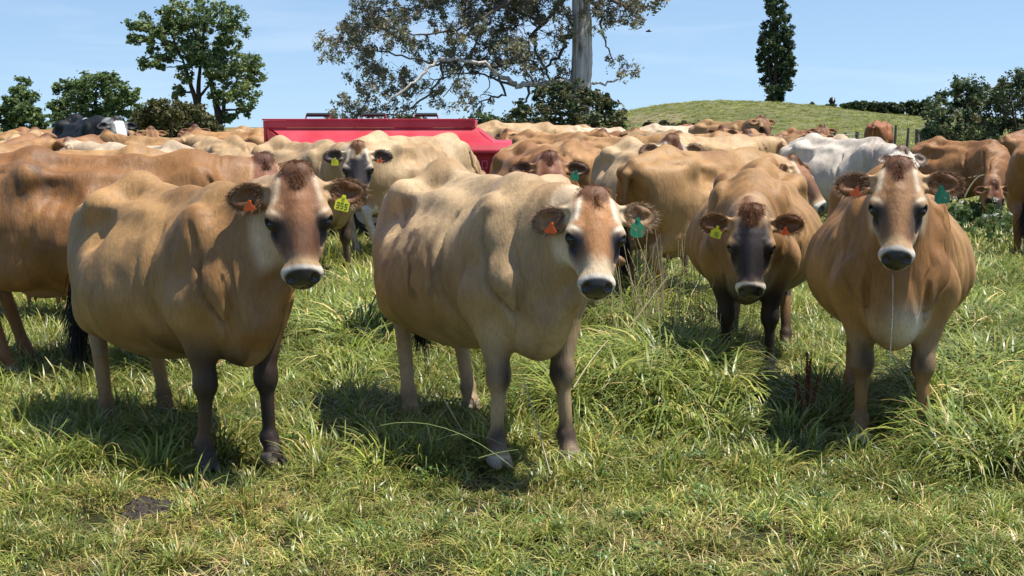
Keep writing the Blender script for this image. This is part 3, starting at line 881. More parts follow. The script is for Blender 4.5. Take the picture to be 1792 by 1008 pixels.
    # foliage sprays: many small hanging clusters, placed where the photograph shows them
    SP = [(600, 72, 42, 26, 1.1), (575, 85, 22, 20, .8), (645, 55, 42, 34, 1.3), (640, 25, 36, 26, 1.2), (690, 50, 42, 28, .9), (700, 15, 45, 22, .9), (760, 10, 50, 24, .9), (820, 5, 50, 24, 1), (880, 5, 50, 24, 1.1), (940, 5, 50, 26, 1.2), (985, 25, 22, 30, .8), (735, 75, 45, 24, .7), (790, 45, 50, 26, .9), (850, 45, 45, 30, 1.0), (905, 45, 45, 30, 1.0), (820, 85, 50, 24, .9), (880, 90, 45, 24, 1.1), (930, 95, 32, 24, 1.0), (640, 120, 42, 22, .9), (660, 145, 40, 22, 1.0), (620, 180, 40, 22, 1.0), (605, 200, 30, 10, .8), (665, 190, 40, 16, .9), (700, 130, 36, 24, .8), (735, 165, 38, 24, .8), (700, 195, 30, 12, .6), (800, 112, 28, 16, 1.5), (845, 118, 22, 14, 1.2), (900, 92, 26, 20, 1.5), (770, 145, 34, 20, .5), (810, 165, 40, 18, .55), (860, 178, 34, 12, .5), (790, 185, 30, 10, .4), (920, 130, 30, 18, .5), (970, 105, 22, 24, .5), (985, 130, 18, 16, .5),
          (1045, 8, 26, 20, .8), (1075, 15, 28, 22, 1.2), (1105, 18, 24, 22, 1.2), (1085, 40, 26, 10, .8), (1055, 45, 14, 14, .5), (1105, 118, 18, 12, 1), (1085, 108, 14, 10, .7), (1068, 108, 8, 12, .4), (990, 120, 10, 10, .4), (960, 60, 30, 24, .5), (770, 95, 20, 10, .5), (730, 105, 25, 12, .5)]
    tw = MB(); V_, F_, C_ = [], [], []; nv = 0
    hues = ((.19, .19, .11), (.26, .235, .15), (.14, .145, .095), (.28, .24, .16), (.27, .21, .14), (.24, .26, .13), (.24, .25, .19))
    skp = np.array([p for p, _ in sk]); skr = np.array([r for _, r in sk])
    for (cx, cy, rx, ry, den) in SP:
        k = max(2, int(rx * ry / 44.0 * den))
        hub = None
        cen = loc(cx, cy, rs.uniform(-2.5, 1.5))
        d = np.linalg.norm(skp - cen, axis=1); j = int(np.argmin(d))
        cv = curve(rs, skp[j], cen, .18, n=7, jit=.5)
        r0 = min(skr[j] * .6, .045)
        tw.tube(cv, list(np.linspace(r0, r0 * .45, 7)), n=6)
        tips = []
        for q in range(k):
            a = rs.uniform(0, 6.28); rr_ = math.sqrt(rs.rand())
            e = cen + np.array([math.cos(a) * rr_ * rx * mpp * 1.15, rs.normal() * .7, math.sin(a) * rr_ * ry * mpp * 1.15])
            st = np.array(cv[rs.randint(2, 7)])
            c2 = curve(rs, st, e, .20, n=6, jit=.5)
            tw.tube(c2, list(np.linspace(r0 * .4, .006, 6)), n=4, cap=False)
            tips.append(e)
        bl = [(t, (.17, .2, .15)) for t in tips]
        hsel = hues if cy > 20 else hues[:4]
        v, f, c = leaf_cloud(rs, bl, 17, .074, hsel, sub=20, sub_r=.36, hang=.7, flat=.9, stretch=2.2)
        V_.append(v); F_.append(f + nv); C_.append(c); nv += len(v)
    # a crown above the frame, so that the tree goes on
    for (cx, cy, rx, ry) in ((900, -60, 80, 40), (800, -50, 80, 40), (1080, -60, 70, 45), (980, -140, 110, 60), (1000, -240, 110, 70), (1010, -340, 80, 60), (720, -40, 60, 30)):
        cen = loc(cx, cy, rs.uniform(-1, 1)); d = np.linalg.norm(skp - cen, axis=1); j = int(np.argmin(d))
        src = skp[j] if cy > -100 else loc(1010, cy + 60)
        tw.tube(curve(rs, src, cen, .1, n=6), list(np.linspace(.12, .04, 6)), n=6)
        bl = [(cen + rs.normal(size=3) * [rx * mpp * .5, 1.2, ry * mpp * .5], (.4, .4, .3)) for _ in range(30)]
        v, f, c = leaf_cloud(rs, bl, 14, .13, hues, sub=22, sub_r=.35, hang=.6, stretch=2.2)
        V_.append(v); F_.append(f + nv); C_.append(c); nv += len(v)
    link_mesh('limbs', lm.mesh('limbs'), MAT['twig'], root, smooth=True)
    link_mesh('pale_limb', pale.mesh('pale_limb'), MAT['gum'], root, smooth=True)
    link_mesh('twigs', tw.mesh('twigs'), MAT['twig'], root)['kind'] = 'stuff'
    link_mesh('crown', raw_mesh('crown', np.concatenate(V_), np.concatenate(F_), np.concatenate(C_)), MAT['gum_leaf'], root)
    print('gum leaves', nv // 4)
gum_tree()
# ------------------------------------------------------------------ red feed trailer
def red_paint():
    m, nt, p, out = new_mat('faded_red_plastic')
    N, L = nt.nodes, nt.links
    tc = N.new('ShaderNodeTexCoord')
    n = N.new('ShaderNodeTexNoise'); n.inputs['Scale'].default_value = 2.2; n.inputs['Detail'].default_value = 7
    mp = N.new('ShaderNodeMapping'); mp.inputs['Scale'].default_value = (1, 1, .35)
    L.new(tc.outputs['Object'], mp.inputs[0]); L.new(mp.outputs[0], n.inputs['Vector'])
    r = N.new('ShaderNodeValToRGB'); e = r.color_ramp.elements
    e[0].position, e[0].color = .35, (.42, .020, .035, 1); e[1].position, e[1].color = .68, (.56, .065, .095, 1)
    L.new(n.outputs['Fac'], r.inputs[0]); L.new(r.outputs[0], p.inputs['Base Color'])
    p.inputs['Roughness'].default_value = .42; p.inputs['Specular IOR Level'].default_value = .5
    return m
MAT['red'] = red_paint()
MAT['red_text'] = simple_mat('moulded_lettering', (.60, .10, .13), rough=.5, var=.15, scale=9)
MAT['black_steel'] = simple_mat('black_steel', (.02, .02, .022), rough=.45, var=.3, scale=20)
MAT['tyre'] = simple_mat('tyre_rubber', (.025, .025, .025), rough=.8, var=.3, scale=25)
MAT['galv'] = simple_mat('galvanised_steel', (.45, .46, .47), rough=.45, var=.25, scale=14, metal=.8)

def trailer():
    D = 16.6
    A = at(461, 210, D)
    top = at(461, 211, D).z
    mpp = D / FPX * 1.0
    X = lambda px: (px - 461) * mpp
    gz = float(ground_h(A.x + 1.4, D))
    root = empty('feed_trailer', (A.x, D, gz)); tag(root, 'big red plastic feed trailer with sloping sides standing in the herd', 'trailer')
    T = top - gz
    # upright rim band, sloping panel, rounded shoulder, lower tray: profiles along y (towards the camera is -y)
    def loft(name, secs, mat='red', smooth=False, bevel=0.0):
        "secs: closed loops of equal length, lofted and capped"
        mb = MB(); n = len(secs[0])
        vs = [v for s in secs for v in s]
        fs = []
        for i in range(len(secs) - 1):
            for k in range(n):
                a, b = i * n + k, i * n + (k + 1) % n
                fs.append((a, b, b + n, a + n))
        fs.append(tuple(range(n))[::-1]); fs.append(tuple(range((len(secs) - 1) * n, len(secs) * n)))
        mb.add(vs, fs)
        return mb.build(name, MAT[mat], root, bevel=bevel, smooth=smooth)
    x0, x1 = X(461), X(826)
    def rect(x0, x1, y0, y1, z): return [(x0, y0, z), (x1, y0, z), (x1, y1, z), (x0, y1, z)]
    z1 = T - .085
    yb = 1.55
    # rim band as four boards
    MB().box((x0, -.03, z1), (x1 + .02, .015, T)).build('rim_board', MAT['red'], root, bevel=.006)
    MB().box((x0, yb - .015, z1), (x1, yb + .03, T)).build('rim_board', MAT['red'], root, bevel=.006)
    MB().box((x0 - .004, .017, z1 - .3), (x0 + .03, yb - .017, T)).build('rim_side', MAT['red'], root, bevel=.006)
    MB().box((x1 - .03, .017, z1), (x1 + .01, yb - .017, T - .003)).build('rim_side', MAT['red'], root, bevel=.006)
    MB().box((x0 - .01, -.045, T + .002), (x1 + .03, .03, T + .022)).build('rim_cap', MAT['red'], root, bevel=.004)
    # sloping panel with a cut-back left end
    zs = T - .26
    ys = -.28
    pan = MB()
    a = [(x0 + .06, -.012, z1 - .003), (x1 + .06, -.012, z1 - .003), (X(862), ys, zs), (x0 + .33, ys, zs)]
    for k in range(6):
        pass
    N_ = 8
    def slope(t, x):        # slightly hollow slope
        y = -.012 + (ys + .012) * (t ** 1.35)
        z = (z1 - .003) + (zs - z1) * t
        return (x, y, z)
    vs, fs = [], []
    for i in range(N_ + 1):
        t = i / N_
        xa = x0 + .06 + (.27) * t ** .8; xb = x1 + .03 + (X(862) - x1 - .03) * t ** .75
        for k in range(13):
            vs.append(slope(t, xa + (xb - xa) * k / 12))
    for i in range(N_):
        for k in range(12):
            q = i * 13 + k; fs.append((q, q + 13, q + 14, q + 1))
    n0 = len(vs)
    vs += [(v[0], v[1] + .02, v[2] - .01) for v in vs]
    fs += [tuple(q + n0 for q in f[::-1]) for f in fs]
    for i in range(N_):
        for kk in (0, 12):
            q = i * 13 + kk; f = (q, q + n0, q + 13 + n0, q + 13); fs.append(f if kk == 0 else f[::-1])
    pan.add(vs, fs); pan.build('sloping_panel', MAT['red'], root, smooth=False)
    # dark gusset under the left overhang
    MB().add([(x0 + .035, -.02, z1 - .01), (x0 + .035, -.02, z1 - .02), (x0 + .10, .02, T - .75), (x0 + .32, -.26, zs - .02), (x0 + .05, .3, z1 - .02), (x0 + .10, .3, T - .75), (x0 + .32, .3, zs - .02)], [(0, 1, 2, 3), (4, 6, 5), (0, 3, 6, 4), (1, 4, 5, 2), (2, 5, 6, 3)]).build('end_gusset', MAT['red'], root)
    # right end panel sloping down
    MB().add([(x1 + .03, 0, z1 - .01), (X(862), ys, zs), (X(862), yb, zs), (x1 + .03, yb, z1 - .01), (x1 - .02, 0, z1 - .01), (X(862) - .05, ys + .02, zs - .02), (X(862) - .05, yb, zs - .02), (x1 - .02, yb, z1 - .01)],
             [(0, 1, 2, 3), (4, 7, 6, 5), (0, 4, 5, 1), (3, 2, 6, 7), (1, 5, 6, 2), (0, 3, 7, 4)]).build('end_panel', MAT['red'], root)
    # lower tray with rounded shoulder
    xa, xb = x0 + .30, X(893)
    prof = [(.0, zs + .006), (-.30, zs + .002), (-.36, zs - .03), (-.40, zs - .085), (-.40, zs - .12), (-.365, zs - .15), (-.33, zs - .36), (-.30, zs - .385), (-.16, zs - .55), (.1, zs - .60)]
    def tray_sec(x, s): return [(x, y * 1.0 + (0 if s == 0 else .03), z) for y, z in prof] + [(x, yb, zs - .60), (x, yb + .1, zs)]
    secs = [tray_sec(xa, 1), tray_sec(xa + .03, 0), tray_sec(xb - .22, 0), tray_sec(xb - .03, 0)]
    secs.append([(xb + .0 - max(0, (zs - .1) - z) * .22, y + .04, z) for (x, y, z) in tray_sec(xb, 0)])
    loft('feed_tray', secs, smooth=False, bevel=.01)
    # moulded capital letters, all but bleached away
    for q, (ch, px) in enumerate((('P', 822), ('O', 846), ('R', 868))):
        cx = X(px); zc = zs - .255; h = .085; w = .055; y = -.36
        mb = MB(); t = .016
        def bar(xA, zA, xB, zB):
            mb.box((cx + min(xA, xB) - t / 2, y, zc + min(zA, zB) - t / 2), (cx + max(xA, xB) + t / 2, y + .012, zc + max(zA, zB) + t / 2))
        if ch in 'PR': bar(-w / 2, -h / 2, -w / 2, h / 2); bar(-w / 2 + t, h / 2, w / 2, h / 2); bar(-w / 2 + t, 0, w / 2 - t, 0); bar(w / 2, .0, w / 2, h / 2 - t)
        if ch == 'R': bar(w / 2, -h / 2, w / 2, -t)
        if ch == 'O': bar(-w / 2, -h / 2, -w / 2, h / 2); bar(w / 2, -h / 2, w / 2, h / 2); bar(-w / 2 + t, h / 2, w / 2 - t, h / 2); bar(-w / 2 + t, -h / 2, w / 2 - t, -h / 2)
        mb.build('letter', MAT['red_text'], root)
    # lid handles along the top
    for a_, b_ in ((534, 574), (632, 671), (724, 762)):
        h = MB().tube([(X(a_), .1, T + .068), (X(b_), .1, T + .068)], .024, n=8).build('lid_handle', MAT['black_steel'], root)
        for px in (a_ - 3, b_ + 3):
            MB().tube([(X(px), .1, T - .02), (X(px) + (.02 if px < b_ else -.02), .1, T + .07)], .009, n=6).build('bracket', MAT['red'], h)
    MB().box((x0 + .05, .05, z1 + .02), (x1 - .05, yb - .03, z1 + .05)).build('lid', MAT['red'], root)
    # chassis, drawbar and wheels
    ch = MB()
    for y in (.35, 1.1): ch.box((x0 + .3, y, .42), (xb - .1, y + .08, .55))
    ch.box((x0 + .6, .43, .44), (x0 + .68, 1.1, .53)); ch.box((xb - .5, .43, .44), (xb - .42, 1.1, .53))
    ch.build('chassis', MAT['black_steel'], root)
    MB().tube([(xb - .15, .75, .47), (xb + 1.1, .75, .42)], .045, n=8).build('drawbar', MAT['black_steel'], root)
    for y in (-.02, 1.3):
        for x in (x0 + 1.25, x0 + 2.0):
            w = MB().tube([(x, y, .33), (x, y + .05, .33), (x, y + .2, .33), (x, y + .25, .33)], [.27, .33, .33, .27], n=26).build('wheel', MAT['tyre'], root, smooth=False)
            MB().tube([(x, y - .006, .33), (x, y + .03, .33)], .16, n=20).build('rim', MAT['galv'], w)
trailer()

# ------------------------------------------------------------------ post and wire fence at the foot of the hill
MAT['post'] = simple_mat('weathered_post', (.11, .095, .08), rough=.9, var=.4, scale=10, bump=.01)
MAT['wire'] = simple_mat('fence_wire', (.30, .30, .30), rough=.5, var=.1, metal=.6)
FENCE = [(1352, 236, 60), (1385, 234, 60), (1411, 233, 60), (1417, 226, 57), (1437, 232, 60), (1461, 233, 58), (1480, 232, 58), (1500, 231, 58), (1522, 231, 57), (1546, 228, 56), (1559, 222, 55), (1568, 219, 54), (1590, 224, 53), (1605, 226, 53), (1613, 226, 52), (1622, 230, 51), (1709, 222, 49), (1300, 236, 62), (1275, 237, 62)]
FENCE.sort()
def fence():
    f = empty('wire_fence', tuple(at(1480, 245, 58)[:2]) + (0.0,)); tag(f, 'post and wire fence running along the foot of the hill', 'fence')
    fl = np.array(f.location)
    tops = []
    rs = random.Random(4)
    for k, (px, py, D) in enumerate(FENCE):
        t = at(px, py, D); gz = float(ground_h(t.x, t.y)); lean = rs.uniform(-.10, .10)
        hh = t.z - gz
        r = .055 if k % 3 else .085
        b = (t.x - lean * hh - fl[0], t.y - fl[1], gz - .2 - fl[2]); e = (t.x - fl[0], t.y - fl[1], t.z - fl[2])
        m_ = tuple((b[i] + e[i]) / 2 + rs.uniform(-.01, .01) for i in range(3))
        MB().tube([b, m_, e], [r * 1.1, r, r * .92], n=8, wob=.08, rnd=rs).build('post', MAT['post'], f)
        tops.append((e, hh))
    for q in range(5):
        mb = MB(); pts = []
        for e, hh in tops:
            pts.append((e[0], e[1] - .07, e[2] - hh * (.10 + q * .2)))
        mb.tube(pts, .006, n=4, cap=False)
        mb.build('wire', MAT['wire'], f)
fence()

# ------------------------------------------------------------------ bare mud, stalks, weeds, a bird
MAT['mud'] = simple_mat('damp_mud', (.040, .030, .022), rough=.75, var=.6, scale=45, bump=.02)
def mud():
    rs = np.random.RandomState(2); n, m = 8, 28
    vs = []; gz = float(ground_h(BARE.x, BARE.y))
    for i in range(n):
        for j in range(m):
            a = 2 * math.pi * j / m; r = (i + .01) / (n - 1)
            k = 1 + .22 * math.sin(3 * a + 1) + .13 * math.sin(7 * a)
            x, y = BARE.x + .12 * r * k * math.cos(a), BARE.y + .12 * r * k * math.sin(a)
            vs.append((x - BARE.x, y - BARE.y, float(ground_h(x, y)) - gz + .010 * (1 - r ** 2) + .004 + rs.rand() * .03 * (r < 1) - (r >= .99) * .02))
    fs = [(i * m + j, i * m + (j + 1) % m, (i + 1) * m + (j + 1) % m, (i + 1) * m + j) for i in range(n - 1) for j in range(m)]
    fs.append(tuple(range(m))[::-1])
    mb = MB().add(vs, fs); o = mb.build('mud_patch', MAT['mud'], loc=(BARE.x, BARE.y, gz), smooth=True)
    tag(o, 'bare patch of dark mud in the trampled grass at lower left', 'mud')
mud()

def stalk(name, label, pts, r0, col, cat='grass stalk', seedhead=0, rs=np.random.RandomState(1)):
    P = [np.array(p, float) for p in pts]
    o0 = P[0]
    mb = MB().tube([tuple(p - o0) for p in P], list(np.linspace(r0, r0 * .45, len(P))), n=5)
    me = mb.mesh(name)
    V = np.array([v.co[:] for v in me.vertices]); n0 = len(V)
    Vs, Fs, Cs = [], [], []
    o = link_mesh(name, me, MAT[col], loc=tuple(o0))
    if seedhead:
        b = []; d = (P[-1] - P[-2]); d /= np.linalg.norm(d)
        for _ in range(seedhead):
            b.append(P[-1] - o0 - d * rs.uniform(0, .14) + rs.normal(size=3) * .002)
        V3, F3, C3 = strands(rs, np.array(b), np.tile(d, (len(b), 1)) * .9 + rs.normal(size=(len(b), 3)) * .35, .020, .005, np.tile((.34, .27, .16), (len(b), 1)))
        link_mesh('seed_head', raw_mesh('seed_head', V3, F3, C3), MAT['straw'], o)
    tag(o, label, cat)
    return o
MAT['straw_col'] = simple_mat('straw', (.42, .35, .20), rough=.6, var=.2, scale=40)
MAT['green_stem'] = simple_mat('green_stem', (.24, .29, .10), rough=.5, var=.2, scale=40)
def bent(a, b, sag, n=7):
    a, b = Vector(a), Vector(b)
    return [tuple(a.lerp(b, i / (n - 1)) + Vector((0, 0, sag * 4 * (i / (n - 1)) * (1 - i / (n - 1))))) for i in range(n)]
stalk('grass_stalk', 'long straight straw-coloured stalk leaning in front of the cream cow', bent(at(962, 828, 5.35), at(912, 650, 5.5), .01), .0042, 'straw_col')
stalk('grass_stalk', 'green stem arching over the shadow at the cream cow\'s hind leg', bent(at(665, 745, 5.6), at(900, 820, 5.2), .075, 9), .0022, 'green_stem')
stalk('grass_stalk', 'shorter green stem bent above the shadow under the cream cow', bent(at(765, 770, 5.55), at(880, 778, 5.4), .035, 8), .0020, 'green_stem')
stalk('grass_stalk', 'pale fallen stem lying across the front hoof of the cream cow', bent(at(838, 802, 5.15), at(906, 787, 5.1), .004), .0030, 'green_stem')
stalk('grass_stalk', 'dry stalk sloping up to the right beside the cream cow\'s chest', bent(at(1004, 678, 6.2), at(1064, 596, 6.4), .015), .0042, 'straw_col')
stalk('grass_stalk', 'dry stalk lying above the shadow behind the cream cow\'s front leg', bent(at(778, 700, 5.9), at(808, 752, 5.8), .0), .0038, 'straw_col')
stalk('grass_stalk', 'long pale stalk slanting across the tall grass right of the cream cow', bent(at(1100, 575, 6.6), at(1172, 480, 6.7), .0), .0042, 'straw_col')
stalk('grass_stalk', 'tall thin stalk standing before the grazing cow at right', bent(at(1688, 345, 12.), at(1722, 306, 12.), .05), .008, 'straw_col', seedhead=30)

def dry_stand(label, cx, cy, D, rx, n, hmin, hmax, seed, cat='tall grass'):
    rs = np.random.RandomState(seed)
    c = gp(cx, cy) if D is None else at(cx, cy, D)
    gx = c.x + rs.normal(size=n) * rx; gy = c.y + rs.normal(size=n) * rx * .8
    mb = MB(); b, dd = [], []
    for x, y in zip(gx, gy):
        h = rs.uniform(hmin, hmax); lx, ly = rs.normal(size=2) * .11 * h
        if rs.rand() < .22: lx, ly = lx * 4, ly * 4; h *= .8
        z0 = float(ground_h(x, y))
        p0 = Vector((x - c.x, y - c.y, z0)); p1 = p0 + Vector((lx * .35, ly * .35, h * .55)); p2 = p0 + Vector((lx, ly, h))
        mb.tube([p0, p1, p2], [.0028, .0024, .0014], n=4, cap=False)
        d = (p2 - p1).normalized()
        for _ in range(12):
            b.append(np.array(p2) - np.array(d) * rs.uniform(0, .11)); dd.append(np.array(d) + rs.normal(size=3) * .3)
    root = empty('dry_grass', (c.x, c.y, 0)); tag(root, label, cat)
    o = mb.build('stalks', MAT['straw_col'], root); o['kind'] = 'stuff'
    V3, F3, C3 = strands(rs, np.array(b), np.array(dd), .018, .0035, lerp3((.26, .19, .12), (.42, .35, .22), rs.rand(len(b))))
    s = link_mesh('seed_heads', raw_mesh('seed_heads', V3, F3, C3), MAT['straw'], root); s['kind'] = 'stuff'
dry_stand('stand of tall dry seeding grass between the cream cow and the black-faced cow', 1150, 600, None, .20, 60, .45, .85, 5)
dry_stand('thin dry stalks rising in front of the black-faced cow', 1265, 665, None, .16, 12, .30, .62, 6)
dry_stand('few dry stalks in the grass behind the left cow\'s muzzle', 610, 560, None, .22, 14, .25, .5, 7)

def dock():
    rs = np.random.RandomState(4); c = gp(1410, 745)
    root = empty('dock_weed', (c.x, c.y, 0)); tag(root, 'rust-red dock weed gone to seed between the two right cows', 'weed')
    MAT['rust'] = simple_mat('rust_stem', (.14, .045, .025), rough=.7, var=.3, scale=30)
    mb = MB(); b, d = [], []
    for q in range(4):
        e = Vector((rs.normal() * .03, rs.normal() * .03, rs.uniform(.24, .36)))
        mb.tube([(0, 0, 0), tuple(e * .5 + Vector((rs.normal() * .01, 0, 0))), tuple(e)], [.004, .003, .002], n=5)
        for _ in range(260):
            t = rs.uniform(.35, 1.0); b.append(np.array(e) * t); d.append(rs.normal(size=3))
    d = np.array(d); d /= np.linalg.norm(d, axis=1)[:, None]
    mb.build('stem', MAT['rust'], root)
    V3, F3, C3 = strands(rs, np.array(b), d, .013, .008, lerp3((.12, .035, .02), (.26, .09, .04), rs.rand(len(b))), seg=2)
    link_mesh('seeds', raw_mesh('seeds', V3, F3, C3), MAT['straw'], root)
dock()

def flower_weeds(label, pts, seed):
    rs = np.random.RandomState(seed); V_, F_, C_ = [], [], []; nv = 0; mb = MB()
    c = gp(*pts[0][:2])
    for (cx, cy, n, r) in pts:
        g = gp(cx, cy)
        for _ in range(n):
            x, y = g.x + rs.normal() * r, g.y + rs.normal() * r * 1.6; z0 = float(ground_h(x, y)); h = rs.uniform(.3, .6)
            bs = np.array([x - c.x, y - c.y, z0])
            mb.tube([bs, bs + [rs.normal() * .02, 0, h * .6], bs + [rs.normal() * .05, rs.normal() * .04, h]], [.004, .003, .002], n=4, cap=False)
            v, f, cc = leaf_cloud(rs, [(bs + [0, 0, h * .45], (.09, .09, h * .4))], 8, .055, ((.07, .12, .035), (.10, .15, .05)), sub=40, sub_r=.25)
            V_.append(v); F_.append(f + nv); C_.append(cc); nv += len(v)
            if rs.rand() < .7:
                v, f, cc = leaf_cloud(rs, [(bs + [rs.normal() * .04, 0, h], (.03, .03, .015))], 10, .018, ((.62, .62, .55), (.5, .5, .42)), sub=60, sub_r=.2)
                V_.append(v); F_.append(f + nv); C_.append(cc); nv += len(v)
    root = empty('flowering_weeds', (c.x, c.y, 0)); tag(root, label, 'weeds', kind='stuff')
    o = mb.build('stems', MAT['green_stem'], root); o['kind'] = 'stuff'
    o = link_mesh('foliage', raw_mesh('foliage', np.concatenate(V_), np.concatenate(F_), np.concatenate(C_)), MAT['leaf'], root); o['kind'] = 'stuff'
flower_weeds('leafy weeds with small white flowers behind the two right cows', [(1490, 420, 26, .5), (1440, 430, 16, .5), (1480, 400, 16, .5)], 3)
flower_weeds('leafy weeds with white flower heads below the grazing cow at right', [(1735, 400, 30, .55), (1780, 420, 22, .6), (1700, 410, 14, .4)], 4)

def bird():
    p = at(1135, 55, 45); mb = MB()
    o = empty('bird', tuple(p)); tag(o, 'small dark bird flying in the sky right of the gum tree', 'bird')
    mb.tube([(-.10, 0, 0), (-.04, 0, .005), (.04, 0, .005), (.11, 0, 0)], [.008, .03, .028, .008], n=8).build('body', MAT['black_steel'], o)
    for s in (1, -1):
        MB().add([(-.05, 0, .01), (.05, 0, .01), (.02, s * .16, .06), (-.05, s * .24, .03), (-.05, 0, .004), (.05, 0, .004), (.02, s * .16, .056), (-.05, s * .24, .026)], [(0, 1, 2, 3), (4, 7, 6, 5), (0, 4, 5, 1), (1, 5, 6, 2), (2, 6, 7, 3), (3, 7, 4, 0)]).build('wing', MAT['black_steel'], o)
bird()
# ------------------------------------------------------------------ cow bodies: one implicit surface each
def axis_coords(lo, hi, h, flo, fhi, hf):
    "grid coordinates, coarse with a finer stretch (with a graded step between)"
    xs = [lo]
    while xs[-1] < hi:
        x = xs[-1]
        d = 0 if flo <= x <= fhi else min(abs(x - flo), abs(x - fhi))
        xs.append(x + min(h, hf + d * 0.25))
    return np.array(xs, dtype=np.float32)

class Field:
    def __init__(self, X, Y, Z):
        self.X, self.Y, self.Z = X, Y, Z
        self.d = np.full((len(X), len(Y), len(Z)), 1.0, dtype=np.float32)
    def sub(self, c, r):
        i0, i1 = np.searchsorted(self.X, (c[0] - r[0], c[0] + r[0]))
        j0, j1 = np.searchsorted(self.Y, (c[1] - r[1], c[1] + r[1]))
        k0, k1 = np.searchsorted(self.Z, (c[2] - r[2], c[2] + r[2]))
        if i1 <= i0 or j1 <= j0 or k1 <= k0: return None
        s = (slice(i0, i1), slice(j0, j1), slice(k0, k1))
        return s, self.X[i0:i1, None, None], self.Y[None, j0:j1, None], self.Z[None, None, k0:k1]
    def _mix(self, s, p, k, op):
        a = self.d[s]
        if op == 'add':
            h = np.maximum(k - np.abs(a - p), 0) / k
            self.d[s] = np.minimum(a, p) - h * h * (k * 0.25)
        else:
            q = -p
            h = np.maximum(k - np.abs(a - q), 0) / k
            self.d[s] = np.maximum(a, q) + h * h * (k * 0.25)
    def ell(self, c, r, k=0.05, R=None, op='add'):
        "ellipsoid; R = 3x3 whose rows are its own axes in world space"
        c = np.asarray(c, float); r = np.asarray(r, float)
        if R is None: ext = r
        else: ext = np.sqrt(((R * r[:, None]) ** 2).sum(0))
        q = self.sub(c, ext + k + 0.03)
        if q is None: return
        s, x, y, z = q
        x, y, z = x - c[0], y - c[1], z - c[2]
        if R is not None:
            x, y, z = (R[0, 0] * x + R[0, 1] * y + R[0, 2] * z, R[1, 0] * x + R[1, 1] * y + R[1, 2] * z,
                       R[2, 0] * x + R[2, 1] * y + R[2, 2] * z)
        k0 = np.sqrt((x / r[0]) ** 2 + (y / r[1]) ** 2 + (z / r[2]) ** 2)
        k1 = np.sqrt((x / r[0] ** 2) ** 2 + (y / r[1] ** 2) ** 2 + (z / r[2] ** 2) ** 2) + 1e-6
        self._mix(s, (k0 * (k0 - 1.0) / k1).astype(np.float32), k, op)
    def cap(self, a, b, ra, rb, k=0.05, op='add', sq=None):
        "tapered capsule; sq = (unit vector, factor): squashed along that direction"
        a = np.asarray(a, float); b = np.asarray(b, float)
        m = max(ra, rb) + k + 0.03
        q = self.sub((a + b) / 2, np.abs(a - b) / 2 + m)
        if q is None: return
        s, x, y, z = q
        ab = b - a
        L2 = (ab ** 2).sum() + 1e-9
        x, y, z = x - a[0], y - a[1], z - a[2]
        t = np.clip((x * ab[0] + y * ab[1] + z * ab[2]) / L2, 0, 1)
        dx, dy, dz = x - ab[0] * t, y - ab[1] * t, z - ab[2] * t
        if sq is not None:
            n, f = sq
            u = (dx * n[0] + dy * n[1] + dz * n[2]) * (f - 1)
            dx, dy, dz = dx + u * n[0], dy + u * n[1], dz + u * n[2]
        d = np.sqrt(dx * dx + dy * dy + dz * dz) - (ra + (rb - ra) * t)
        self._mix(s, d.astype(np.float32), k, op)

def surface_nets(F):
    d, X, Y, Z = F.d, F.X, F.Y, F.Z
    s = d < 0
    c = np.zeros([n - 1 for n in d.shape], dtype=np.uint8)
    for a in (0, 1):
        for b in (0, 1):
            for e in (0, 1):
                c += s[a:a + c.shape[0], b:b + c.shape[1], e:e + c.shape[2]]
    act = (c > 0) & (c < 8)
    ijk = np.argwhere(act)
    idx = np.full(c.shape, -1, dtype=np.int32)
    idx[act] = np.arange(len(ijk), dtype=np.int32)
    i, j, k = ijk.T
    acc = np.zeros((len(ijk), 3)); cnt = np.zeros(len(ijk))
    cor = [(a, b, e) for a in (0, 1) for b in (0, 1) for e in (0, 1)]
    vals = {q: d[i + q[0], j + q[1], k + q[2]] for q in cor}
    for q in cor:
        for ax in range(3):
            if q[ax]: continue
            r = list(q); r[ax] = 1; r = tuple(r)
            da, db = vals[q], vals[r]
            m = (da < 0) != (db < 0)
            t = np.where(m, da / np.where(m, da - db, 1), 0)
            for x3 in range(3):
                acc[:, x3] += np.where(m, q[x3] + (t if x3 == ax else 0), 0)
            cnt += m
    f = acc / cnt[:, None]
    V = np.empty((len(ijk), 3), dtype=np.float32)
    V[:, 0] = X[i] + f[:, 0] * (X[i + 1] - X[i])
    V[:, 1] = Y[j] + f[:, 1] * (Y[j + 1] - Y[j])
    V[:, 2] = Z[k] + f[:, 2] * (Z[k + 1] - Z[k])
    quads = []
    for ax in range(3):
        o1, o2 = [(1, 2), (2, 0), (0, 1)][ax]
        lo = [slice(1, -1)] * 3; lo[ax] = slice(0, -1)
        hi = [slice(1, -1)] * 3; hi[ax] = slice(1, None)
        a, b = s[tuple(lo)], s[tuple(hi)]
        e = np.argwhere(a != b)
        if not len(e): continue
        e = e + np.array([0 if q == ax else 1 for q in range(3)])
        ins = s[e[:, 0], e[:, 1], e[:, 2]]
        u = np.zeros(3, int); u[o1] = 1
        w = np.zeros(3, int); w[o2] = 1
        g = lambda p: idx[p[:, 0], p[:, 1], p[:, 2]]
        q = np.stack([g(e - u - w), g(e - w), g(e), g(e - u)], 1)
        q[~ins] = q[~ins][:, ::-1]
        quads.append(q)
    Q = np.concatenate(quads)
    Q = Q[(Q >= 0).all(1)]
    return V, Q

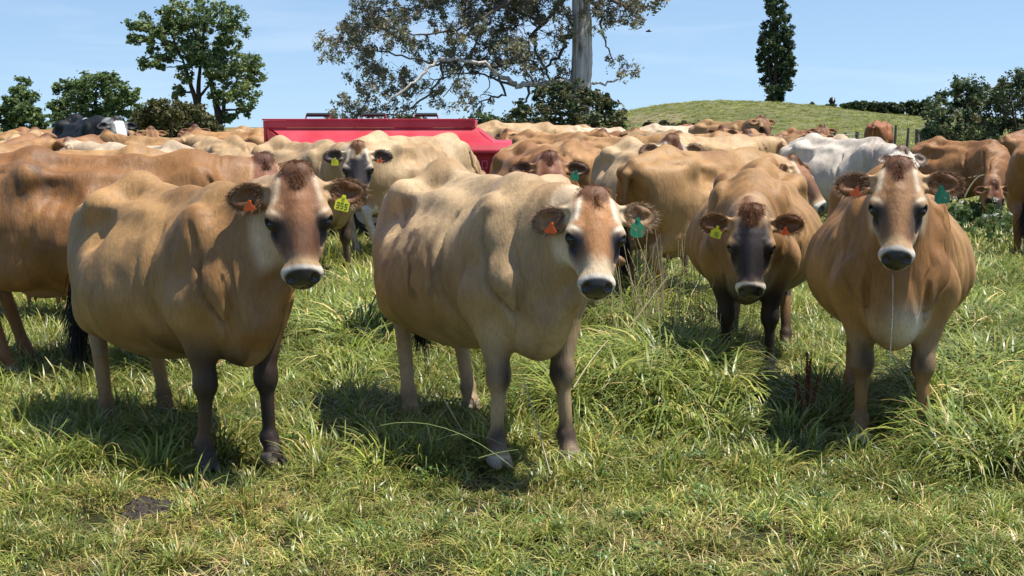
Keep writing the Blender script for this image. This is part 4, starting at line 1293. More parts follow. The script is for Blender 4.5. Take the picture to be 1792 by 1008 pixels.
BROWN_DK = (0.040, 0.018, 0.010)
COATS = {
    # base, shade variant, poll, forehead, face dark, pale, points (legs), belly
    'fawn':   dict(base=(.365, .205, .078), deep=(.25, .120, .038), poll=(.125, .052, .022), face=(.235, .092, .034), dark=(.045, .028, .022), pale=(.66, .50, .33), leg=(.035, .022, .016), belly=(.40, .27, .14)),
    'cream':  dict(base=(.50, .350, .190), deep=(.36, .225, .105), poll=(.15, .062, .026), face=(.40, .175, .058), dark=(.055, .045, .045), pale=(.80, .68, .50), leg=(.10, .065, .045), belly=(.46, .33, .20)),
    'black_face': dict(base=(.33, .180, .066), deep=(.225, .108, .034), poll=(.12, .047, .020), face=(.030, .022, .022), dark=(.018, .014, .014), pale=(.55, .38, .22), leg=(.022, .014, .011), belly=(.20, .12, .06)),
    'gold':   dict(base=(.370, .200, .070), deep=(.25, .115, .034), poll=(.125, .048, .021), face=(.28, .130, .045), dark=(.050, .035, .030), pale=(.68, .53, .36), leg=(.20, .12, .07), belly=(.42, .29, .17)),
    'brown':  dict(base=(.285, .135, .045), deep=(.19, .080, .024), poll=(.10, .035, .016), face=(.20, .070, .032), dark=(.035, .022, .016), pale=(.45, .27, .13), leg=(.16, .075, .035), belly=(.32, .16, .07)),
    'grey':   dict(base=(.58, .50, .40), deep=(.40, .33, .27), poll=(.16, .09, .06), face=(.55, .46, .36), dark=(.10, .08, .07), pale=(.80, .74, .64), leg=(.22, .18, .15), belly=(.5, .42, .33)),
    'friesian': dict(base=(.006, .006, .006), deep=(.005, .005, .005), poll=(.012, .011, .012), face=(.012, .011, .012), dark=(.010, .01, .01), pale=(.75, .72, .68), leg=(.012, .011, .012), belly=(.012, .011, .012)),
    # neutral coat for the shared far bodies, multiplied by the object colour
    'neutral': dict(base=(.86, .86, .86), deep=(.66, .62, .58), poll=(.30, .20, .17), face=(.50, .38, .32), dark=(.10, .08, .075), pale=(1., 1., 1.), leg=(.30, .25, .21), belly=(.8, .8, .8)),
}

def head_frame(poll, yaw, pitch, roll=0.0):
    f = Vector((math.cos(yaw), math.sin(yaw), 0))
    hx = f * math.cos(pitch) + Vector((0, 0, -1)) * math.sin(pitch)
    hz = f * math.sin(pitch) + Vector((0, 0, 1)) * math.cos(pitch)
    hy = hz.cross(hx)
    if roll:
        q = Matrix.Rotation(roll, 3, hz)       # tilt of the face seen from its front
        hx, hy = q @ hx, q @ hy
    R = np.array([hx, hy, hz])                  # rows = head axes
    o = np.array(poll, float)
    return o, R

def ear_frames(hd, ears, g=1.0):
    "for each ear: base point, outward axis, opening normal, width axis (cow space)"
    o, R = hd
    out = []
    for s, (droop, back, turn) in zip((1, -1), ears):
        base = np.array([0.055, s * 0.088, -0.055])
        ex = np.array([math.sin(droop), s * math.cos(droop) * math.cos(back), -math.sin(back)])
        ex /= np.linalg.norm(ex)
        en = np.array([math.sin(turn) * 0.6 + 0.25, 0.18 * s, math.cos(turn)])
        en -= ex * en.dot(ex); en /= np.linalg.norm(en)
        ew = np.cross(en, ex)
        out.append((o + R.T @ (base * g), R.T @ ex, R.T @ en, R.T @ ew))
    return out

def cow_surface(P, h, hf):
    """P: poll, yaw, pitch, roll of head; belly (width), feet offsets; ears; tail path. Returns V, Q"""
    hd = head_frame(P['poll'], P['yaw'], P['pitch'], P.get('roll', 0))
    o, R = hd
    g = P.get('size_head', 1.0)
    W = lambda x, y, z: o + R.T @ (np.array([x, y, z]) * g)
    ears = ear_frames(hd, P['ears'], g)
    lo, hi = W(.5, 0, -.1), o
    pts = np.array([W(-.05, .12, .06), W(-.05, -.12, .06), W(.5, .1, .03), W(.5, -.1, -.2), W(.5, .1, -.2), W(.15, .1, -.25), W(.15, -.1, -.25)] + [e[0] + e[1] * .21 for e in ears])
    f0, f1 = pts.min(0) - .01, pts.max(0) + .01
    X = axis_coords(-1.06, max(1.0, f1[0] + .05), h, f0[0], f1[0], hf)
    Y = axis_coords(min(-.56, f0[1] - .04), max(.56, f1[1] + .04), h, f0[1], f1[1], hf)
    Z = axis_coords(-.04, max(1.4, f1[2] + .05), h, f0[2], f1[2], hf)
    F = Field(X, Y, Z)
    b = P.get('belly', 1.0)
    bz = P.get('bellyz', 0.0)
    # trunk
    F.ell((-.08, 0, .805), (.62, .345 * b, .365), .05)
    F.ell((-.17, 0, .755 + bz), (.45, .41 * b, .315), .09)
    F.ell((.36, 0, .83), (.36, .215, .34), .08)
    F.ell((.60, 0, .70), (.16, .15, .22), .10)
    F.ell((.58, 0, .560), (.13, .055, .080), .07)
    F.ell((-.58, 0, .98), (.24, .20, .21), .10)
    F.cap((.46, 0, 1.185), (.10, 0, 1.15), .045, .035, .11)
    F.cap((.10, 0, 1.15), (-.45, 0, 1.19), .035, .04, .10)
    F.cap((-.45, 0, 1.19), (-.80, 0, 1.13), .055, .04, .10)
    for s in (1, -1):
        F.cap((-.42, s * .235, 1.11), (-.47, s * .20, 1.105), .034, .04, .06)
        F.cap((-.44, s * .20, 1.115), (-.46, 0, 1.16), .040, .05, .10)
        F.cap((-.42, s * .205, 1.105), (.02, s * .17, 1.075), .022, .035, .07)
        F.cap((-.79, s * .105, 1.06), (-.76, s * .10, 1.02), .052, .05, .06)
        F.cap((-.44, s * .20, 1.08), (-.78, s * .10, 1.04), .06, .05, .08)
        # hollow of the flank, hollow of the rump
        F.ell((-.27, s * .335, 1.015), (.12, .095, .075), .07, op='cut')
        F.ell((.12, s * .33, 1.10), (.20, .09, .07), .08, op='cut')
        F.ell((-.62, s * .235, 1.12), (.11, .07, .045), .06, op='cut')
    # legs
    feet = P.get('feet', [(0, 0)] * 4)
    hind, fore = [(-.62 + feet[i][0], s * .175 + feet[i][1], s) for i, s in ((2, 1), (3, -1))], [(.50 + feet[i][0], s * .165 + feet[i][1], s) for i, s in ((0, 1), (1, -1))]
    for hx, hy, s in hind:
        st = (-.50, s * .20, .60)                       # stifle
        hk = (-.72 + (hx + .62) * .6, s * .155 + (hy - s * .175) * .6, .47)
        F.ell((-.56, s * .175, .86), (.21, .135, .27), .10)
        F.cap((-.50, s * .185, .82), st, .135, .10, .08)
        F.cap(st, (hk[0] + .03, hk[1], hk[2] + .05), .118, .054, .08)
        F.cap((hk[0] - .035, hk[1], hk[2] + .055), (hk[0] - .01, hk[1], hk[2] - .03), .024, .026, .03)
        F.cap(hk, (hx + .005, hy, .13), .043, .032, .03)
        F.ell((hx + .005, hy, .115), (.042, .040, .042), .02)
        F.cap((hx + .01, hy, .10), (hx + .045, hy, .05), .034, .042, .02)
        for t in (.021, -.021):
            F.cap((hx + .03, hy + t, .035), (hx + .085, hy + t * 1.1, .018), .029, .016, .010)
        F.ell((hx + .05, hy, -.03), (.12, .08, .03), .008, op='cut')
    for fx, fy, s in fore:
        F.ell((.43, s * .165, .93), (.150, .080, .24), .07, R=np.array([[.94, 0, -.34], [0, 1, 0], [.34, 0, .94]]))
        F.cap((.58, s * .155, .80), (.44, s * .19, .70), .085, .092, .06)
        F.ell((.615, s * .165, .835), (.055, .050, .065), .04)
        kn = (.50 + (fx - .5) * .55, s * .15 + (fy - s * .165) * .6, .385)
        F.cap((.46, s * .18, .74), (kn[0], kn[1], kn[2] + .05), .102, .047, .06)
        F.ell(kn, (.053, .056, .066), .03)
        F.cap((kn[0] + .004, kn[1], kn[2] - .03), (fx + .004, fy, .14), .033, .026, .022)
        F.cap((kn[0] - .030, kn[1], kn[2] - .02), (fx - .022, fy, .13), .018, .017, .018)
        F.ell((fx - .004, fy, .118), (.046, .043, .040), .02)
        F.cap((fx + .005, fy, .10), (fx + .04, fy, .05), .034, .043, .02)
        for t in (.023, -.023):
            F.cap((fx + .02, fy + t, .035), (fx + .08, fy + t * 1.15, .018), .031, .017, .010)
        F.ell((fx + .05, fy, -.03), (.12, .08, .03), .008, op='cut')
    # udder with teats
    F.ell((-.42, 0, .53), (.19, .135, .12), .05)
    for tx in (-.34, -.50):
        for s in (1, -1):
            F.cap((tx, s * .06, .45), (tx, s * .062, .39), .015, .011, .012)
    # brisket, neck, dewlap
    n1, n2, n3 = W(.02, 0, -.095), W(.09, 0, -.155), W(.15, 0, -.20)
    mid = (np.array((.50, 0, 1.08)) + n1) / 2 + np.array([0, 0, P.get('crest', .0)])
    F.cap((.42, 0, 1.08), mid, .125, .095, .10)
    F.cap(mid, n1, .095, .082, .08)
    F.cap((.56, 0, .93), n2, .165, .088, .10)
    F.cap((.63, 0, .78), n3, .12, .058, .10)
    F.cap((.56, 0, .60), (.70, 0, .66), .065, .075, .07)
    dl = (np.array((.74, 0, .66)) + n3) / 2 + np.array([.02, 0, -.06])
    F.cap((.71, 0, .64), dl, .045, .022, .06)
    F.cap(dl, n3, .022, .03, .05)
    # tail
    tail = P.get('tail', [(-.80, 0, 1.13), (-.87, 0, 1.05), (-.885, .01, .85), (-.87, .02, .62)])
    rr = [.035, .030, .022, .018, .016, .016]
    for q in range(len(tail) - 1):
        F.cap(tail[q], tail[q + 1], rr[q], rr[q + 1], .03)
    # ---- head
    Rm = R
    hl_, hw_ = P.get('head', (1, 1))
    hs = lambda c: (c[0] * hl_, c[1] * hw_, c[2])
    def hell(c, r, k=.03, op='add'): F.ell(W(*hs(c)), np.array(hs(r)) * g, k, R=Rm, op=op)
    def hcap(a, b_, ra, rb, k=.03, op='add'): F.cap(W(*hs(a)), W(*hs(b_)), ra * g, rb * g, k, op)
    hell((.085, 0, -.085), (.115, .106, .085), .04)
    hell((.20, 0, -.105), (.145, .098, .10), .04)
    hcap((.20, 0, -.09), (.385, 0, -.088), .088, .062, .04)
    hcap((.13, 0, -.03), (.40, 0, -.050), .055, .036, .04)
    hcap((.00, 0, -.045), (.05, 0, -.05), .062, .06, .04)
    hell((-.016, 0, -.008), (.034, .048, .024), .03)
    hell((.420, 0, -.082), (.050, .082, .054), .035)
    hell((.452, 0, -.078), (.022, .062, .040), .02)
    hell((.428, 0, -.125), (.048, .062, .038), .02)
    for s in (1, -1):
        hcap((.05, s * .055, -.045), (.18, s * .088, -.045), .042, .040, .03)
        hell((.190, s * .094, -.048), (.050, .034, .036), .022)
        hcap((.165, s * .070, -.022), (.205, s * .108, -.030), .018, .014, .02)
        hell((.165, s * .062, -.17), (.105, .036, .082), .04)
        hcap((.12, s * .045, -.215), (.38, s * .022, -.135), .040, .034, .04)
        hcap((.24, s * .082, -.10), (.33, s * .060, -.105), .024, .018, .03)
        hell((.214, s * .118, -.034), (.026, .022, .019), .008, op='cut')
        hell((.455, s * .046, -.050), (.017, .016, .018), .010, op='cut')
        hcap((.462, s * .054, -.060), (.445, s * .078, -.075), .008, .005, .008, op='cut')
        hcap((.470, 0, -.108), (.40, s * .072, -.118), .004, .003, .008, op='cut')
        hcap((.23, s * .092, -.075), (.29, s * .080, -.085), .006, .006, .03, op='cut')
    # ears
    for (eb, ex, en, ew) in ears:
        Re = np.array([ex, ew, en])
        ex, ew, en = ex * g, ew * g, en * g
        F.cap(eb - ex * .02, eb + ex * .05, .032 * g, .030 * g, .035)
        F.ell(eb + ex * .098, np.array((.076, .056, .036)) * g, .02, R=Re)
        F.ell(eb + ex * .142 + ew * .006, np.array((.062, .034, .026)) * g, .035, R=Re)
        F.ell(eb + ex * .108 + en * .034 - ew * .002, np.array((.070, .041, .034)) * g, .020, R=Re, op='cut')
        F.cap(eb + ex * .06 + ew * .018 + en * .016, eb + ex * .15 + ew * .022 + en * .014, .007, .004, .02)
        F.cap(eb + ex * .03 + en * .03, eb + ex * .09 + en * .03, .012, .03, .02, op='cut')
    # ribs and loose skin
    Xg, Yg, Zg = X[:, None, None], Y[None, :, None], Z[None, None, :]
    band = np.abs(F.d) < .06
    i, j, k = np.nonzero(band)
    x, y, z = X[i], Y[j], Z[k]
    sd = P.get('seed', 1) * 7.3
    wob = (vnoise(x * 7 + sd, y * 7 + 9, z * 4 + sd) - .5) * .015 + (vnoise(x * 15 + sd, y * 17, z * 11) - .5) * .009
    torso = sstep(-.5, -.35, x) * (1 - sstep(.35, .5, x)) * sstep(.5, .7, z) * sstep(.16, .26, np.abs(y))
    ribs = np.sin((x + (1.0 - z) * .25) * 2 * math.pi / .085) * .0030 * torso * (1 - sstep(1.0, 1.15, z))
    sh = sstep(.35, .5, x) * (1 - sstep(.78, .95, x)) * sstep(.62, .72, z)
    folds = np.sin((x * 1.0 - (z - 1) * .32 + vnoise(x * 5 + sd, y * 5, z * 3) * .25) * 2 * math.pi / .085) * .0032 * sh
    dh = np.linalg.norm(np.stack([x, y, z], 1) - W(.2, 0, -.08), axis=1)
    bodyw = sstep(.26, .36, dh) * sstep(.5, .65, z)
    wv = (vnoise(y * 3 + sd, z * 5 + 2, x * 0 + sd) - .5) * .08 + (vnoise(y * 6 + sd, z * 14 + 2, x * 0 + sd) - .5) * .02
    crease = 0
    for xc, sl, z0, z1, dep, wd in ((.235, -.12, .56, 1.10, .030, .016), (.17, -.25, .60, .95, .010, .012), (.33, -.25, .58, .80, .010, .012), (.585, -.32, .60, 1.12, .030, .014), (.70, -.22, .72, 1.16, .018, .012), (-.36, .25, .62, .90, .016, .024)):
        crease = crease + dep * np.exp(-((x + wv - xc - sl * (z - .9)) / wd) ** 2) * sstep(z0, z0 + .12, z) * (1 - sstep(z1 - .1, z1, z)) * sstep(.07, .15, np.abs(y))
    ay = np.abs(y)
    crease = crease + .026 * np.exp(-((ay - .108 - (z - .6) * .12) / .017) ** 2) * sstep(.50, .58, x) * sstep(.44, .52, z) * (1 - sstep(.74, .86, z))
    crease = crease + .014 * np.exp(-((z - .50 - (x - .1) * .1) / .02) ** 2) * sstep(.30, .38, x) * sstep(.2, .24, ay) * (1 - sstep(.40, .46, x))
    F_cr = crease * bodyw
    F.d[i, j, k] += ((wob - .001) * bodyw + ribs + folds * bodyw + F_cr).astype(np.float32)
    V, Q = surface_nets(F)
    return V, Q, hd, ears

def cow_colours(V, hd, ears, C, P):
    o, R = hd
    g = P.get('size_head', 1.0)
    Hc = (V - o) @ R.T / g
    x, y, z = V.T.astype(np.float64)
    u, v, w = Hc.T.astype(np.float64)
    u, v = u / P.get('head', (1, 1))[0], v / P.get('head', (1, 1))[1]
    av = np.abs(v)
    sd = P.get('seed', 1) * 3.7
    n1 = vnoise(x * 3.1 + sd, y * 3.1, z * 2.2 + sd)
    n2 = vnoise(x * 11 + sd, y * 11 + 4, z * 7)
    c = lerp3(C['base'], C['deep'], np.clip((n1 - .42) * 2.0 + (n2 - .5) * .8, 0, 1))
    def blend(c, col, t):
        t = np.clip(t, 0, 1)[:, None]
        return c * (1 - t) + np.asarray(col)[None, :] * t
    # deeper coat on neck and shoulder, paler belly, udder, dark legs
    c = blend(c, C['deep'], .55 * sstep(.35, .75, x) * sstep(.5, .9, z))
    c = blend(c, C['belly'], .7 * (1 - sstep(.46, .60, z)) * (1 - sstep(.22, .34, np.abs(y))) * (z > .36))
    if P.get('dark_belly'):
        c = blend(c, np.array(C['leg']) * 1.6, P['dark_belly'] * (1 - sstep(.50, .68, z + (n2 - .5) * .12)) * (z > .36))
    ud = np.exp(-(((x + .42) / .17) ** 2 + (y / .14) ** 2 + ((z - .50) / .10) ** 2) ** 2)
    c = blend(c, (.52, .33, .24), ud * .8)
    ld = P.get('legdark', .8)
    fl = (x > .15) & (z < .72) & (np.abs(y) > .04)
    fx_ = x - (.50)
    front_face = sstep(-.05, .03, fx_ + (n2 - .5) * .05)
    c = blend(c, C['leg'], ld * fl * (1 - sstep(.46, .66, z + (n1 - .5) * .12)) * (P.get('legall', .12) + (1 - P.get('legall', .12)) * front_face))
    n3 = vnoise(x * 24 + sd, y * 24, z * 15)
    knee = np.exp(-((z - .40 + (n3 - .5) * .09) / .085) ** 2) * (x > .2) * (.45 + .55 * sstep(.0, .05, .17 - np.abs(y)))
    c = blend(c, COATS['fawn']['leg'], P.get('knee', .75) * knee * front_face * sstep(.25, .5, n2 + .15))
    c = blend(c, COATS['fawn']['leg'], P.get('fetlock', .6) * np.exp(-((z - .13 + (n3 - .5) * .06) / .055) ** 2) * (x > 0) * front_face)
    hl = (x < -.3) & (z < .5) & (np.abs(y) > .04)
    c = blend(c, C['leg'], P.get('hinddark', .35) * hl * (1 - sstep(.15, .42, z + (n2 - .5) * .1)))
    c = blend(c, C['leg'], .45 * np.exp(-((z - .11) / .045) ** 2))
    c = blend(c, (.62, .52, .42), P.get('pale_hoof', .5) * (z < .062) * (n2 > .35))
    c = blend(c, (.09, .075, .06), (1 - P.get('pale_hoof', .5)) * (z < .055))
    tl = (x < -.83) & (z < .95)
    c = blend(c, C['leg'], .75 * tl * (1 - sstep(.6, .9, z)))
    if P.get('brisket_white'):
        br = np.exp(-(((x - .62) / .17) ** 2 + ((y - .02) / .11) ** 2 + ((z - .62) / .11) ** 2) ** 2)
        c = blend(c, (.86, .80, .72), P['brisket_white'] * br)
    if P.get('white_legs'):
        c = blend(c, (.72, .66, .58), P['white_legs'] * (z < .56) * (np.abs(y) > .05) * (n2 > .3))
    for (px_, py_, pz_, pr) in P.get('patches', []):
        dd = np.sqrt((x - px_) ** 2 + (y - py_) ** 2 + (z - pz_) ** 2) + (n2 - .5) * .13 + (vnoise(x * 22, y * 22, z * 22) - .5) * .03
        c = blend(c, P.get('patch_col', (.78, .72, .64)), 1 - sstep(pr - .015, pr + .015, dd))
    for (px_, py_, pz_, pr) in P.get('dirt', []):
        dd = np.sqrt((x - px_) ** 2 + (y - py_) ** 2 + (z - pz_) ** 2) / pr
        m = np.exp(-dd ** 2 * 1.2) * sstep(.48, .62, vnoise(x * 30 + 3, y * 30, z * 14))
        c = blend(c, (.09, .06, .04), m * .8)
    # ---- head
    Q = W_seg = None
    t = np.clip(u, .02, .42)
    dist = np.sqrt((u - t) ** 2 + v ** 2 + (w + .10) ** 2)
    head = 1 - sstep(.17, .225, dist)
    head = head * (1 - sstep(.18, .26, u) * (1 - sstep(-.235, -.195, w)))
    fr = sstep(-.16, -.05, w)                         # front plane of the face
    hc = lerp3(C['base'], C['pale'], np.clip(.25 + (1 - fr) * .5, 0, 1))
    hn = vnoise(u * 22 + sd, v * 22 + 5, w * 22)
    hc = blend(hc, C['deep'], .5 * (1 - sstep(.10, .24, u)) * (1 - fr))
    face_mask = fr * (1 - sstep(P.get('face_w', .075) - .015, P.get('face_w', .075) + .022, av - u * .06 + (hn - .5) * .02)) * sstep(P.get('face_top', -.05) , P.get('face_top', -.05) + .09, u + (hn - .5) * .06 + av * .5) * (1 - sstep(P.get('face_end', .33), P.get('face_end', .33) + .06, u + (hn - .5) * .05))
    hc = blend(hc, P.get('face_col', C['face']), face_mask * P.get('face_amt', .9))
    hc = blend(hc, C['dark'], P.get('bridge_dark', .35) * fr * (1 - sstep(.025, .075, av)) * sstep(.17, .27, u) * (1 - sstep(.36, .40, u)))
    # dark wrap round the eyes running down beside the nose
    ey = np.exp(-(((u - .226) / .066) ** 2 + ((av - .090) / .040) ** 2 + ((w + .055) / .085) ** 2) ** 1.5)
    hc = blend(hc, C['dark'], 1.15 * ey * P.get('eye_dark', 1.0))
    lid = 1 - sstep(.030, .041, np.sqrt((u - .213) ** 2 * .8 + (av - .104) ** 2 + (w + .044) ** 2))
    hc = blend(hc, (.02, .016, .014), lid)
    lo_ = np.exp(-(((u - .295) / .075) ** 2 + ((av - .064) / .024) ** 2)) * fr
    hc = blend(hc, C['dark'], P.get('tear_dark', .6) * lo_)
    # pale brow arcs and streaks up to the ears
    br = .8 * np.exp(-(((u - .170 + (av - .1) * .7) / .013) ** 2 + ((av - .098) / .026) ** 2)) * sstep(-.12, -.05, w)
    hc = blend(hc, np.array(C['pale']) * 1.02, P.get('brow', .8) * br)
    st = np.exp(-(((av - (.070 + (u - .02) * .18)) / .012) ** 2)) * sstep(-.01, .02, u) * (1 - sstep(.11, .15, u)) * fr
    hc = blend(hc, C['pale'], P.get('brow', .8) * st)
    hc = blend(hc, C['pale'], .55 * sstep(.26, .36, u) * (1 - fr))
    # poll
    pl = (1 - sstep(.015, .065, u + (hn - .5) * .03)) * (1 - sstep(.045, .075, av)) * sstep(-.12, -.04, w)
    hc = blend(hc, C['poll'], pl * .95)
    # white muzzle ring, dark wet nose pad
    mz = sstep(.392, .410, u + (hn - .5) * .012 + (w + .085) * -.10)
    mz = mz * sstep(-.20, -.17, w)
    hc = blend(hc, (.66, .58, .47), mz)
    pad = ((u - .462) / .067) ** 2 + (v / (.079 - np.clip(-(w + .06), 0, .05) * .3)) ** 2 + ((w + .066) / .068) ** 2
    padm = 1 - sstep(.72, 1.05, pad + (hn - .5) * .15)
    low = (u > .44) & (w < -.08) & (w > -.118) & (av < .042)
    padm = np.maximum(padm, low * 1.0)
    hc = blend(hc, (.030, .025, .024), padm)
    c = c * (1 - head[:, None]) + hc * head[:, None]
    # line of dark hair down the crest
    cr = np.exp(-((y / .035) ** 2)) * sstep(.5, .7, x) * (w > -.12) * (u < .03) * sstep(-.35, -.12, u)
    c = blend(c, C['poll'], P.get('crest_dark', .35) * cr)
    # ears
    for (eb, ex, en, ew) in ears:
        q = (V - eb) / g
        a, n_, b_ = q @ ex, q @ en, q @ ew
        m = sstep(.035, .065, a) * (1 - sstep(1.25, 1.6, ((a - .115) / .092) ** 2 + (b_ / .062) ** 2 + (n_ / .050) ** 2))
        inside = ((a - .118) / .080) ** 2 + (b_ / .05) ** 2 < 1
        ring = sstep(.8, 1.0, ((a - .115) / .092) ** 2 + (b_ / .062) ** 2)
        ecol = np.where(inside[:, None], lerp3(np.array(C['poll']) * 1.4, np.array(C['deep']) * .85, vnoise(q[:, 0] * 60, q[:, 1] * 60, q[:, 2] * 60)), lerp3(np.array(C['deep']) * .45, np.array(C['deep']) * .8, vnoise(q[:, 0] * 90, q[:, 1] * 90, q[:, 2] * 90)))
        ecol = ecol * (1 - ring[:, None] * .5) + np.array(C['deep'])[None, :] * ring[:, None] * .5
        if P.get('ear_dark'):
            ecol = ecol * (1 - P['ear_dark']) + np.array(C['dark'])[None, :] * P['ear_dark']
        c = c * (1 - m[:, None]) + ecol * m[:, None]
    wet = head * padm
    return np.clip(c, .004, .92), wet

def uv_sphere_mesh(name, r, n=12, m=8):
    vs, fs = [], []
    for i in range(m + 1):
        th = math.pi * i / m
        for j in range(n):
            ph = 2 * math.pi * j / n
            vs.append((r * math.sin(th) * math.cos(ph), r * math.sin(th) * math.sin(ph), r * math.cos(th)))
    for i in range(m):
        for j in range(n):
            fs.append((i * n + j, (i + 1) * n + j, (i + 1) * n + (j + 1) % n, i * n + (j + 1) % n))
    me = bpy.data.meshes.new(name)
    me.from_pydata(vs, [], fs)
    me.validate(); me.update(); shade_smooth(me)
    return me
EYE_ME = uv_sphere_mesh('eye', .0215)
EYE_ME.materials.append(MAT['eye'])

def tag_mesh(kind):
    "thin plastic tag hanging from its neck (origin) down -z, facing +y"
    if kind == 'orange':
        out = [(-.006, .004), (.006, .004), (.008, -.008), (.026, -.030), (.020, -.040), (-.022, -.036), (-.026, -.028), (-.008, -.008)]
    elif kind == 'green':
        out = [(-.007, .006), (.007, .006), (.012, -.012), (.030, -.030), (.034, -.055), (.022, -.070), (-.020, -.072), (-.032, -.056), (-.028, -.030), (-.012, -.012)]
    else:
        out = [(-.007, .006), (.007, .006), (.010, -.008), (.024, -.018), (.030, -.024), (.030, -.056), (.026, -.060), (-.026, -.060), (-.030, -.056), (-.030, -.024), (-.024, -.018), (-.010, -.008)]
    n = len(out)
    vs = [(x, .0016, z) for x, z in out] + [(x, -.0016, z) for x, z in out]
    # button on the neck of the tag
    fs = [tuple(range(n))[::-1], tuple(range(n, 2 * n))] + [(i, (i + 1) % n, (i + 1) % n + n, i + n) for i in range(n)]
    mb = MB().add(vs, fs)
    mb.tube([(0, -.004, -.001), (0, .005, -.001)], .0075, n=8)
    return mb.mesh('ear_tag')

SEG7 = {'0': 'abcdef', '1': 'bc', '2': 'abged', '3': 'abgcd', '4': 'fgbc', '5': 'afgcd', '6': 'afgedc', '7': 'abc', '8': 'abcdefg', '9': 'abcdfg'}
def digits_mesh(txt, hgt=.022, sp=.017):
    mb = MB()
    w, t = .010, .0030
    n = len(txt)
    for q, ch in enumerate(txt):
        cx = (q - (n - 1) / 2) * sp
        cz = -.040
        y0, y1 = .0018, .0026
        for s in SEG7[ch]:
            a, b = {'a': ((-w / 2, hgt / 2), (w / 2, hgt / 2)), 'd': ((-w / 2, -hgt / 2), (w / 2, -hgt / 2)), 'g': ((-w / 2, 0), (w / 2, 0)),
                    'f': ((-w / 2, hgt / 2), (-w / 2, 0)), 'b': ((w / 2, hgt / 2), (w / 2, 0)), 'e': ((-w / 2, 0), (-w / 2, -hgt / 2)), 'c': ((w / 2, 0), (w / 2, -hgt / 2))}[s]
            x0, x1 = min(a[0], b[0]) - t / 2, max(a[0], b[0]) + t / 2
            z0, z1 = min(a[1], b[1]) - t / 2, max(a[1], b[1]) + t / 2
            mb.box((-cx - x1, y0, cz + z0), (-cx - x0, y1, cz + z1))
    return mb.mesh('tag_number')
TAG_ME = {}

def put(me, name, parent, loc, R=None):
    "child mesh placed in its parent's space; R rows = axes"
    o = bpy.data.objects.new(name, me)
    COL.objects.link(o)
    o.parent = parent
    M = Matrix.Identity(4)
    if R is not None:
        for a in range(3):
            for b_ in range(3): M[a][b_] = float(R[b_][a])
    M.translation = Vector([float(q) for q in loc])
    o.matrix_local = M
    return o

def cow_body(P, coat, h, hf, name='cow'):
    V, Q, hd, ears = cow_surface(P, h, hf)
    col, wet = cow_colours(V, hd, ears, COATS[coat], P)
    me = raw_mesh(name, V, Q, col, smooth=True)
    a = me.attributes.new('wet', 'FLOAT', 'POINT')
    a.data.foreach_set('value', wet.astype(np.float32))
    me.materials.append(MAT['coat'])
    return me, V, hd, ears

